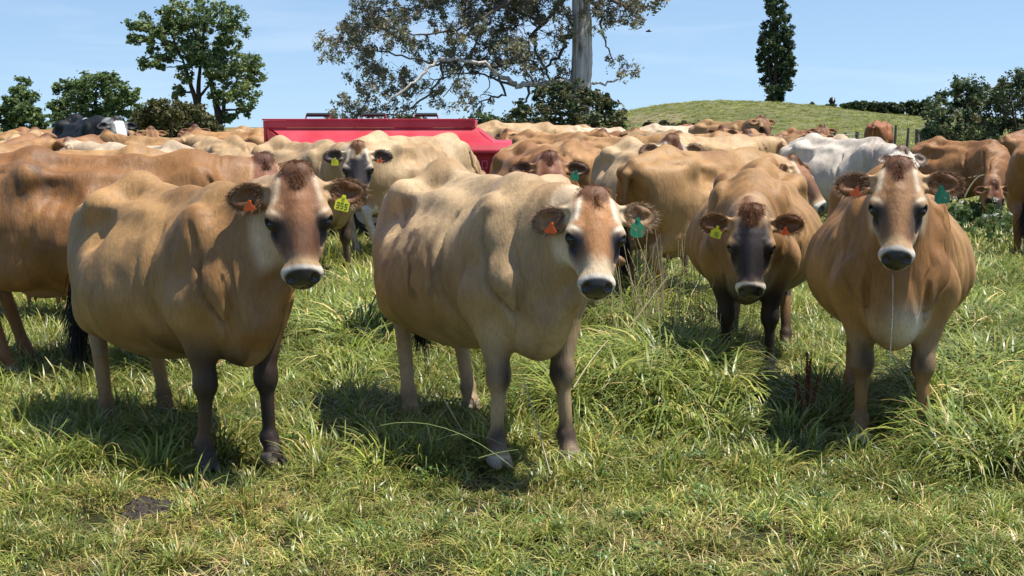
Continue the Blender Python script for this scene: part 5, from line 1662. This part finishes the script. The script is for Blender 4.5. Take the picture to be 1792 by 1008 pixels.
def cow_details(o, P, coat, V, hd, ears, hair=1.0, tags=('orange', 'yellow'), numbers=(None, None)):
    "eyes, tags, ear fringe, poll tuft and tail switch as parts of the cow"
    C = COATS[coat]
    oh, R = hd
    g = P.get('size_head', 1.0)
    Wp = lambda x, y, z: oh + R.T @ (np.array([x, y, z]) * g)
    rs = np.random.RandomState(int(P.get('seed', 1) * 11) + 3)
    for s in (1, -1):
        put(EYE_ME, 'eye', o, Wp(.212 * P.get('head', (1, 1))[0], s * .1015 * P.get('head', (1, 1))[1], -.0445))
    for (eb, ex, en, ew), tg, num in zip(ears, tags, numbers):
        if tg:
            if tg not in TAG_ME:
                TAG_ME[tg] = tag_mesh(tg); TAG_ME[tg].materials.append(MAT['tag_' + tg])
            down = np.array([0, 0, -1.0])
            face = en - down * en.dot(down) * .8
            zc = -down + .25 * en
            yax = face / np.linalg.norm(face)
            zax = zc - yax * zc.dot(yax); zax /= np.linalg.norm(zax)
            xax = np.cross(yax, zax)
            q_ = rs.normal() * .16
            xax, zax = xax * math.cos(q_) + zax * math.sin(q_), zax * math.cos(q_) - xax * math.sin(q_)
            base = eb + ex * .100 * g - np.array([0, 0, .020]) * g + en * .040 * g
            t = put(TAG_ME[tg], 'ear_tag', o, base, np.array([xax, yax, zax]))
            if num:
                k = 'n' + num
                if k not in TAG_ME:
                    TAG_ME[k] = digits_mesh(num); TAG_ME[k].materials.append(MAT['ink'])
                put(TAG_ME[k], 'tag_number', t, (0, 0, 0))
    if hair <= 0: return
    # ear fringe
    for (eb, ex, en, ew) in ears:
        n = int(2600 * hair)
        th = rs.uniform(0, 2 * math.pi, n); rad = np.sqrt(rs.uniform(.15, 1.0, n))
        rim = rs.rand(n) < .25
        rad[rim] = 1.0
        a = .112 + .088 * rad * np.cos(th); b_ = .056 * rad * np.sin(th)
        k = (a > .045)
        a, b_, rim, th, rad = a[k], b_[k], rim[k], th[k], rad[k]
        nn = np.where(rim, .012, -.004 + .022 * rad ** 2)
        base = eb + (a[:, None] * ex + b_[:, None] * ew + nn[:, None] * en) * g
        d = ex * .9 + np.cos(th)[:, None] * ex * .5 + np.sin(th)[:, None] * ew * .8 + en * .55 + rs.normal(size=(len(a), 3)) * .22
        d[~rim] = (ex * 1.0 + np.sin(th)[:, None] * ew * .9 + en * .6 + rs.normal(size=(len(a), 3)) * .18)[~rim]
        d /= np.linalg.norm(d, axis=1)[:, None]
        mixc = rs.rand(len(a)) ** 1.5
        cols = lerp3(np.array(C['deep']) * .9, np.array(C['pale']) * .75, mixc)
        dk = rs.rand(len(a)) < .35
        cols[dk & ~rim] = np.array(C['poll']) * 1.7
        if P.get('ear_dark'): cols *= 1 - P['ear_dark'] * .8
        V3, F3, C3 = strands(rs, base, d, np.where(rim, rs.uniform(.003, .009, len(a)), rs.uniform(.016, .034, len(a))), .0019, cols, curl=.25, droop=.2)
        link_mesh('ear_hair', raw_mesh('ear_hair', V3, F3, C3), MAT['hair'], o)
    # poll tuft
    n = int(5200 * hair)
    vv = rs.normal(size=n) * .030; uu = rs.uniform(-.060, .060, n); vv *= 1 - np.clip((uu - .01) / .09, 0, .6)
    base = np.array([Wp(a, b_, .020 - .40 * abs(b_) - 6 * max(0, -a - .01) ** 2) for a, b_ in zip(uu, vv)])
    loc = np.stack([uu * 3.0 + 1.0 + rs.normal(size=n) * .5, vv * 9 + rs.normal(size=n) * .5, np.full(n, .55)], 1)
    loc /= np.linalg.norm(loc, axis=1)[:, None]
    d = loc @ R
    cols = lerp3(np.array(C['poll']) * .8, np.array(C['poll']) * 2.2 + (.01, .012, .008), rs.rand(n) ** 1.5)
    V3, F3, C3 = strands(rs, base, d, rs.uniform(.016, .032, n) * P.get('tuft', 1.0) * .76 * (1 - np.clip(np.abs(vv) / .12, 0, .6)), .0030, cols, curl=.45, droop=.7)
    link_mesh('poll_hair', raw_mesh('poll_hair', V3, F3, C3), MAT['hair'], o)
    # eyelashes
    for s in (1, -1):
        base, dd = [], []
        for q in range(26):
            t = q / 25 - .5
            base.append(Wp(.193 + abs(t) * .01, s * (.120 - abs(t) * .015), -.046 + t * .034)); dd.append(R.T @ np.array([.25 + rs.normal() * .15, s * 1.0, .35 + t + rs.normal() * .2]))
        dd = np.array(dd); dd /= np.linalg.norm(dd, axis=1)[:, None]
        V3, F3, C3 = strands(rs, np.array(base), dd, .018, .0018, np.full((len(base), 3), .02), curl=.2, droop=.5)
        link_mesh('eyelashes', raw_mesh('eyelashes', V3, F3, C3), MAT['hair'], o)

def tail_switch(o, P, coat, rs, n=700, L=.32, col=None):
    tp = np.array(P.get('tail', [(0, 0, 0), (-.87, .02, .62)])[-1], float)
    base = tp + rs.normal(size=(n, 3)) * [.014, .014, .04]
    base[:, 2] -= rs.uniform(-.03, .16, n)
    d = rs.normal(size=(n, 3)) * [.16, .16, .05] + [0, 0, -1]
    d /= np.linalg.norm(d, axis=1)[:, None]
    cc = np.array(col if col else (.016, .012, .010))
    V3, F3, C3 = strands(rs, base, d, rs.uniform(.5, 1, n) * L, .006, lerp3(cc * .7, cc * 1.8, rs.rand(n)), curl=.10)
    link_mesh('tail_switch', raw_mesh('tail_switch', V3, F3, C3), MAT['hair'], o)
# ------------------------------------------------------------------ the herd
R_ = math.radians
COWS = []          # (centre x, y, heading, scale, label) for checking spacing
def cow_at(feet_px, heading, s, poll_px, pollD, face_yaw, pitch, coat, label, P=None, h=.013, hf=.0055, hair=1.0, tags=('orange', 'yellow'),
           numbers=(None, None), feet_D=None, switch=True, roll=0, group='cows of the herd'):
    """feet_px: pixel of the ground midway between the fore hooves (or at depth feet_D). face_yaw: where the face points, world degrees."""
    P = dict(P or {})
    g = gp(*feet_px) if feet_D is None else at(feet_px[0], 700, feet_D)
    hd = R_(heading)
    c, sn = math.cos(hd), math.sin(hd)
    ox, oy = g.x - .5 * s * c, g.y - .5 * s * sn
    oz = float(ground_h(g.x, g.y)) + .02
    pw = at(poll_px[0], poll_px[1], pollD)
    dx, dy = pw.x - ox, pw.y - oy
    P['poll'] = ((dx * c + dy * sn) / s, (-dx * sn + dy * c) / s, (pw.z - oz) / s - .03)
    P['yaw'] = R_(face_yaw - heading); P['pitch'] = R_(pitch); P['roll'] = R_(roll)
    P.setdefault('ears', [(.08, .1, .1), (.08, .1, .1)])
    me, V, hf_, ears = cow_body(P, coat, h, hf)
    o = bpy.data.objects.new('cow', me); COL.objects.link(o)
    o.location = (ox, oy, oz); o.rotation_euler = (0, 0, hd); o.scale = (s, s, s)
    cow_details(o, P, coat, V, hf_, ears, hair=hair, tags=tags, numbers=numbers)
    if switch:
        tail_switch(o, P, coat, np.random.RandomState(int(P.get('seed', 1))), L=P.get('switchL', .30))
    tag(o, label, 'cow', group)
    COWS.append((ox, oy, heading, s, label, tuple(round(float(q), 2) for q in P['poll'])))
    return o, P

def drool(o, P):
    hd_, R = head_frame(P['poll'], P['yaw'], P['pitch'], P.get('roll', 0))
    m, nt, p, out = new_mat('saliva'); p.inputs['Base Color'].default_value = (.75, .75, .72, 1); p.inputs['Roughness'].default_value = .15
    p.inputs['Transmission Weight'].default_value = .5
    a = hd_ + R.T @ np.array([.462, -.012, -.105])
    pts = [a + np.array([0, 0, -t]) + np.array([.007 * math.sin(t * 14), .004 * math.sin(t * 9), 0]) for t in np.linspace(0, .38, 16)]
    MB().tube(pts, [.0010 + .0010 * abs(math.sin(k * .9)) for k in range(16)], n=6).build('saliva', m, o, smooth=True)

# 1 front left
o, P = cow_at((417, 815), -52, .98, (518, 290), 5.52, -80, 63, 'fawn', 'golden brown cow with reddish face and yellow numbered ear tag, frontmost on the left',
    P=dict(seed=1, head=(.97, 1.06), legall=.7, belly=1.04, bellyz=-.03, ears=[(.10, .15, .15), (.02, .35, .25)], legdark=1.0, hinddark=.25, pale_hoof=.35, tear_dark=.7, bridge_dark=.45, crest_dark=.25,
           tail=[(-.80, 0, 1.13), (-.88, -.02, 1.04), (-.92, -.10, .85), (-.91, -.17, .66)], switchL=.36, dark_belly=.12,
           knee=.9, feet=[(.02, -.02), (-.03, .02), (-.06, .0), (.06, 0)]), tags=('yellow', 'orange'), numbers=('355', None), roll=2)
# 2 centre
o, P = cow_at((925, 818), -66, 1.0, (1042, 330), 5.36, -84, 54, 'cream', 'pale cream-backed cow with white-edged face, frontmost in the centre',
    P=dict(seed=2, size_head=.875, head=(.96, 1.03), face_w=.085, belly=1.06, bellyz=-.02, ears=[(-.05, .25, .1), (.05, .55, .5)], legdark=.30, knee=.95, fetlock=.9, hinddark=.15, face_amt=.95, brow=1.0, bridge_dark=.0, tear_dark=.5, eye_dark=1.1, face_end=.30,
           pale_hoof=.6, dirt=[(-.05, -.36, .95, .16), (.1, -.36, .8, .15), (-.3, -.3, 1.0, .12)], feet=[(.03, 0), (-.01, .02), (0, 0), (.03, .02)]), tags=('green', 'orange'), roll=-3, switch=True)
# 3 black face, head lowered
o, P = cow_at((1305, 664), -104, .97, (1316, 362), 7.30, -99, 66, 'black_face', 'brown cow with a black face, head lowered, behind the dry grass',
    P=dict(seed=3, size_head=.97, head=(1.0, 1.04), legall=.8, belly=1.06, ears=[(-.05, .05, .1), (-.05, .05, .15)], legdark=1.0, hinddark=.8, face_end=.375, face_amt=1, face_w=.088, face_top=.03, bridge_dark=.5, brow=.25, pale_hoof=.1, tuft=1.5,
           dark_belly=.75, crest_dark=.9, brisket_white=.45, feet=[(.02, -.03), (-.02, .05), (0, 0), (0, 0)]), tags=('orange', 'yellow'), numbers=(None, '16'))
# 4 right
o, P = cow_at((1555, 775), -103, 1.0, (1574, 279), 5.86, -105, 58, 'gold', 'golden cow with tan face and orange ear tag, frontmost at the right',
    P=dict(seed=4, size_head=.90, head=(1.02, 1.02), belly=1.0, ears=[(.0, .15, .1), (.12, .1, .15)], legdark=.25, knee=.85, fetlock=.35, hinddark=.1, brow=.95, bridge_dark=.1, tear_dark=.75, face_end=.33, pale_hoof=1.0, brisket_white=.95, face_amt=.85,
           feet=[(.02, -.02), (-.02, .035), (0, 0.03), (.03, .02)]), tags=('green', 'orange'))
drool(o, P)
# 5 far left, side on
o, P = cow_at((375, 670), 3, 1.03, (462, 272), 8.02, -70, 55, 'brown', 'rich brown cow cut off by the left edge, dirty patch on its hip',
    P=dict(seed=5, belly=1.0, legdark=.4, hinddark=.25, dirt=[(-.40, -.22, 1.08, .17), (-.48, -.2, 1.0, .12)], tail=[(-.80, 0, 1.13), (-.88, -.04, 1.04), (-.90, -.10, .85), (-.88, -.12, .68)], switchL=.34), h=.014, hf=.008, hair=.5, feet_D=7.95, tags=(None, None))
# behind the centre cow
cow_at((985, 0), 28, .90, (1030, 425), 9.2, 75, 60, 'cream', 'small pale cow almost hidden behind the rump of the centre cow',
    P=dict(seed=6), h=.018, hf=.011, hair=0, feet_D=9.05, tags=(None, None))
# 6 black and white masked face left of the centre cow
cow_at((583, 0), -54, 1.03, (626, 250), 11.9, -84, 66, 'cream', 'cow with black mask, yellow and orange tags, in front of the red trailer',
    P=dict(seed=7, face_col=(.022, .018, .018), face_w=.092, face_top=.05, face_end=.385, bridge_dark=1, face_amt=1, legdark=1, ear_dark=.85, patches=[(-.3, -.2, 1.12, .09)], patch_col=(.10, .08, .06)), h=.017, hf=.009, hair=.45, feet_D=12.5, tags=('orange', 'yellow'))
# 7 rump by the trailer
cow_at((796, 0), 42, 1.05, (845, 300), 15.3, 42, 60, 'cream', 'big pale cow with white hind legs turned away in front of the red trailer',
    P=dict(seed=8, white_legs=.95, belly=1.02), h=.018, hf=.012, hair=0, feet_D=14.9, tags=(None, None))
# 8 red-brown face behind the centre cow
cow_at((955, 0), -82, 1.0, (962, 268), 9.85, -86, 58, 'brown', 'red-brown faced cow looking over the centre cow, orange and green tags',
    P=dict(seed=9, brow=.5, bridge_dark=.3, ear_dark=.6, face_w=.095, face_end=.37, face_amt=1), h=.017, hf=.009, hair=.5, feet_D=10.5, tags=('green', 'orange'))
# 9 big fawn flank between centre and black-faced cow
cow_at((1310, 0), 38, 1.0, (1392, 272), 10.95, -35, 50, 'fawn', 'broad fawn cow standing side on behind the black-faced cow, green tag',
    P=dict(seed=10, belly=1.05, dirt=[(-.2, -.35, .8, .2)]), h=.016, hf=.009, hair=.5, feet_D=10.9, tags=('green', None))
# 11 dark brown face with white cheek
cow_at((1165, 0), -74, 1.03, (1178, 238), 11.45, -70, 60, 'cream', 'cow with dark brown face and white cheek, yellow and orange tags, centre right',
    P=dict(seed=11, face_col=(.11, .045, .025), face_amt=1, bridge_dark=.9, face_w=.09, face_end=.37, ear_dark=.3, brow=.6), h=.017, hf=.009, hair=.5, feet_D=12.0, tags=('yellow', 'orange'))
# 15 grey cow
cow_at((1522, 0), -60, 1.03, (1581, 256), 13.9, -70, 52, 'grey', 'large silvery grey cow behind the frontmost right cow',
    P=dict(seed=12, belly=1.08, face_amt=.3, bridge_dark=0, eye_dark=.3, brow=1, legdark=.4, ears=[(.15, .2, .1), (.1, .2, .1)]), h=.017, hf=.010, hair=.3, feet_D=14.5, tags=(None, 'orange'))
# 18 grazing cow on the right
cow_at((1722, 0), -58, .96, (1742, 318), 17.0, -75, 72, 'brown', 'brown cow grazing with its head down in the tall grass at the right',
    P=dict(seed=13, belly=.97, face_amt=1, bridge_dark=1, face_w=.095, face_end=.38, ear_dark=.0, legdark=.9), h=.019, hf=.012, hair=.3, feet_D=17.6, tags=(None, None))
# 19 right edge
cow_at((1868, 0), 50, 1.04, (1948, 260), 14.5, 50, 60, 'brown', 'brown cow cut off by the right edge beyond the grazing cow',
    P=dict(seed=14, legdark=.5), h=.019, hf=.013, hair=0, feet_D=14.2, tags=(None, None))

# ---- shared bodies for the crowd behind, tinted one by one
TINT = dict(fawn=(.40, .225, .09), cream=(.47, .31, .155), gold=(.40, .21, .078), brown=(.32, .15, .058), red=(.29, .11, .043), pale=(.60, .46, .31), grey=(.62, .56, .48))
VAR = {}
def variant(nm, poll, yaw, pitch, seed, **k):
    P = dict(poll=poll, yaw=R_(yaw), pitch=R_(pitch), ears=[(.08, .1, .1)] * 2, seed=seed, **k)
    me, V, hd, ears = cow_body(P, 'neutral', .024, .015)
    VAR[nm] = (me, P)
variant('up', (1.05, 0, 1.30), 0, 55, 21)
variant('left', (.98, .16, 1.26), 48, 55, 22, belly=1.05)
variant('right', (.98, -.16, 1.28), -48, 58, 23)
variant('low', (1.22, .04, .95), 8, 50, 24, belly=1.06)
variant('down', (1.17, .05, .52), 5, 76, 25)
variant('patch', (.98, -.16, 1.2), -40, 58, 26, patches=[(.05, -.36, .98, .11), (.22, -.33, .86, .07)], patch_col=(1, 1, 1))
CROWD = [
 # px, D, heading, pose, tint, scale, label
 (10, 9.8, 184, 'low', 'gold', 1.0, 'golden brown back directly behind the rich brown cow at the left edge'),
 (335, 9.9, 100, 'low', 'brown', .98, 'dark brown back just behind the shoulders of the front left cow'),
 (150, 11.9, 183, 'low', 'fawn', 1.0, 'long fawn back behind the two leftmost cows'),
 (325, 12.7, 172, 'low', 'cream', .98, 'pale fawn cow facing left, short of the red trailer'),
 (-45, 14.1, 60, 'up', 'gold', 1.0, 'golden cow standing near the left edge below the pointed tree'),
 (255, 14.6, 150, 'left', 'pale', .98, 'whitish back to the right of the black cow'),
 (395, 16.4, 120, 'left', 'cream', 1.0, 'cream cow turned left, below the tall many-stemmed tree'),
 (118, 15.9, 60, 'down', 'brown', 1.03, 'brown rump in front of the black cow'),
 (50, 18.4, 100, 'up', 'cream', 1.02, 'fawn back left of the black cow'),
 (405, 19.8, 175, 'down', 'gold', 1.03, 'golden cow with raised hips just left of the trailer'),
 (300, 18.6, 168, 'right', 'fawn', 1.0, 'fawn back below the olive bush'),
 (440, 23.5, -60, 'up', 'cream', 1.0, 'cream cow far behind the left end of the trailer'),
 (-5, 23.5, 160, 'right', 'fawn', 1.0, 'fawn cow far off at the left edge'),
 (245, 24.5, -60, 'up', 'gold', 1.0, 'far golden back between black cow and olive bush'),
 (345, 26.5, -75, 'up', 'brown', 1.0, 'far brown cow below the right side of the olive bush'),
 (95, 27.0, 20, 'low', 'brown', 1.0, 'far brown back below the rounded dark tree'),
 (912, 25.5, 15, 'low', 'cream', 1.1, 'cream hump of a back at the right end of the trailer'),
 (960, 19.6, -50, 'left', 'gold', 1.0, 'golden back below the foot of the gum tree'),
 (948, 15.6, 60, 'low', 'fawn', 1.0, 'fawn cow between the trailer and the red-brown faced cow'),
 (1010, 14.4, 80, 'low', 'gold', 1.0, 'golden cow facing away with sharp hip bones, right of the red-brown face'),
 (1062, 17.6, -40, 'left', 'fawn', 1.02, 'fawn cow side on below the leafy bush'),
 (1245, 15.9, 40, 'patch', 'cream', 1.04, 'cream cow with white flank patches right of the dark brown face'),
 (1303, 19.6, -100, 'up', 'brown', 1.0, 'dark-faced brown cow looking out left of the grey cow'),
 (1352, 20.9, -55, 'right', 'fawn', 1.0, 'fawn cow with brown face near the fence, left of the grey cow'),
 (1440, 18.9, 100, 'low', 'pale', 1.0, 'whitish cow partly hidden by the silvery grey cow'),
 (1532, 42.0, 62, 'down', 'red', 1.05, 'small red-brown cow far off behind the grey cow'),
 (1830, 22.0, 10, 'low', 'brown', 1.0, 'dark brown cow behind the one at the right edge'),
 (990, 22.5, 175, 'left', 'gold', 1.0, 'golden back in the row below the bushy gum foot'),
 (1045, 28.0, 15, 'low', 'pale', 1.0, 'far whitish back below the right edge of the leafy bush'),
 (1060, 24.5, -70, 'left', 'brown', 1.0, 'brown rump in the row at the foot of the hill'),
 (1140, 20.4, 120, 'low', 'cream', 1.02, 'cream cow in the row right below the bare bank'),
 (1180, 29.0, 10, 'low', 'pale', 1.02, 'far pale back in the middle of the row under the hill'),
 (1205, 22.6, 165, 'right', 'fawn', 1.0, 'fawn back behind the cow with the dark brown face'),
 (1232, 31.0, 185, 'low', 'red', 1.08, 'far red-brown back against the weedy scrub'),
 (1262, 27.5, -60, 'up', 'fawn', 1.12, 'far fawn back highest in the row under the hill'),
 (1295, 24.4, -120, 'up', 'brown', 1.0, 'brown back right of the patched cream cow'),
 (1395, 26.5, -80, 'up', 'brown', 1.0, 'far brown cow in front of the fence posts'),
 (985, 31.0, 5, 'low', 'cream', 1.05, 'farthest cream back below the leafy bush'),
 (470, 29.0, 5, 'low', 'fawn', 1.0, 'farthest fawn back beside the corner of the trailer'),
]
for px, D, hdg, pose, tint, s, label in CROWD:
    me, P = VAR[pose]
    c = at(px, 480, D)
    rj = random.Random(label)
    o = bpy.data.objects.new('cow', me); COL.objects.link(o)
    z = float(ground_h(c.x, c.y))
    o.location = (c.x, c.y, z); o.rotation_euler = (0, 0, R_(hdg)); o.scale = (s, s, s * rj.uniform(.98, 1.02))
    t = TINT[tint]; k = rj.uniform(.92, 1.08)
    o.color = (t[0] * k * 1.12, t[1] * k * 1.12, t[2] * k * 1.12, 1)
    tag(o, label, 'cow', 'cows of the herd')
    COWS.append((c.x, c.y, hdg, s, label, P['poll']))

# black and white cow with its own markings
P = dict(poll=(1.0, .06, 1.20), yaw=R_(10), pitch=R_(62), ears=[(.1, .1, .1)] * 2, seed=31, belly=1.02, face_amt=0, brow=0, eye_dark=1, patch_col=(.8, .78, .72),
         patches=[(-.46, -.03, 1.2, .055), (.0, -.03, 1.2, .055)], bridge_dark=0, tear_dark=0, crest_dark=0)
me, V, hd_, ears_ = cow_body(P, 'friesian', .02, .012)
# white blaze down the face
Hc = (V - hd_[0]) @ hd_[1].T
bl = (np.abs(Hc[:, 1]) < .065) & (Hc[:, 0] > .03) & (Hc[:, 0] < .5) & (Hc[:, 2] > -.12)
ca = me.color_attributes['Col']; buf = np.empty(len(V) * 4, dtype=np.float32); ca.data.foreach_get('color', buf); buf = buf.reshape(-1, 4)
buf[bl, :3] = (.8, .78, .74); ca.data.foreach_set('color', buf.ravel())
c = at(163, 480, 21.6)
o = bpy.data.objects.new('cow', me); COL.objects.link(o); o.location = (c.x, c.y, float(ground_h(c.x, c.y))); o.rotation_euler = (0, 0, R_(-55)); o.scale = (1.2,) * 3
tag(o, 'black and white cow taller than the herd around it, on the left', 'cow', 'cows of the herd')
COWS.append((c.x, c.y, -62, 1.2, 'friesian', P['poll']))
c = at(1456, 186, 146)
o = bpy.data.objects.new('cow', me); COL.objects.link(o); o.location = (c.x, c.y, float(ground_h(c.x, c.y))); o.rotation_euler = (0, 0, R_(-100)); o.scale = (.85,) * 3
tag(o, 'tiny black and white cow far away on the hilltop', 'cow', 'cows of the herd')
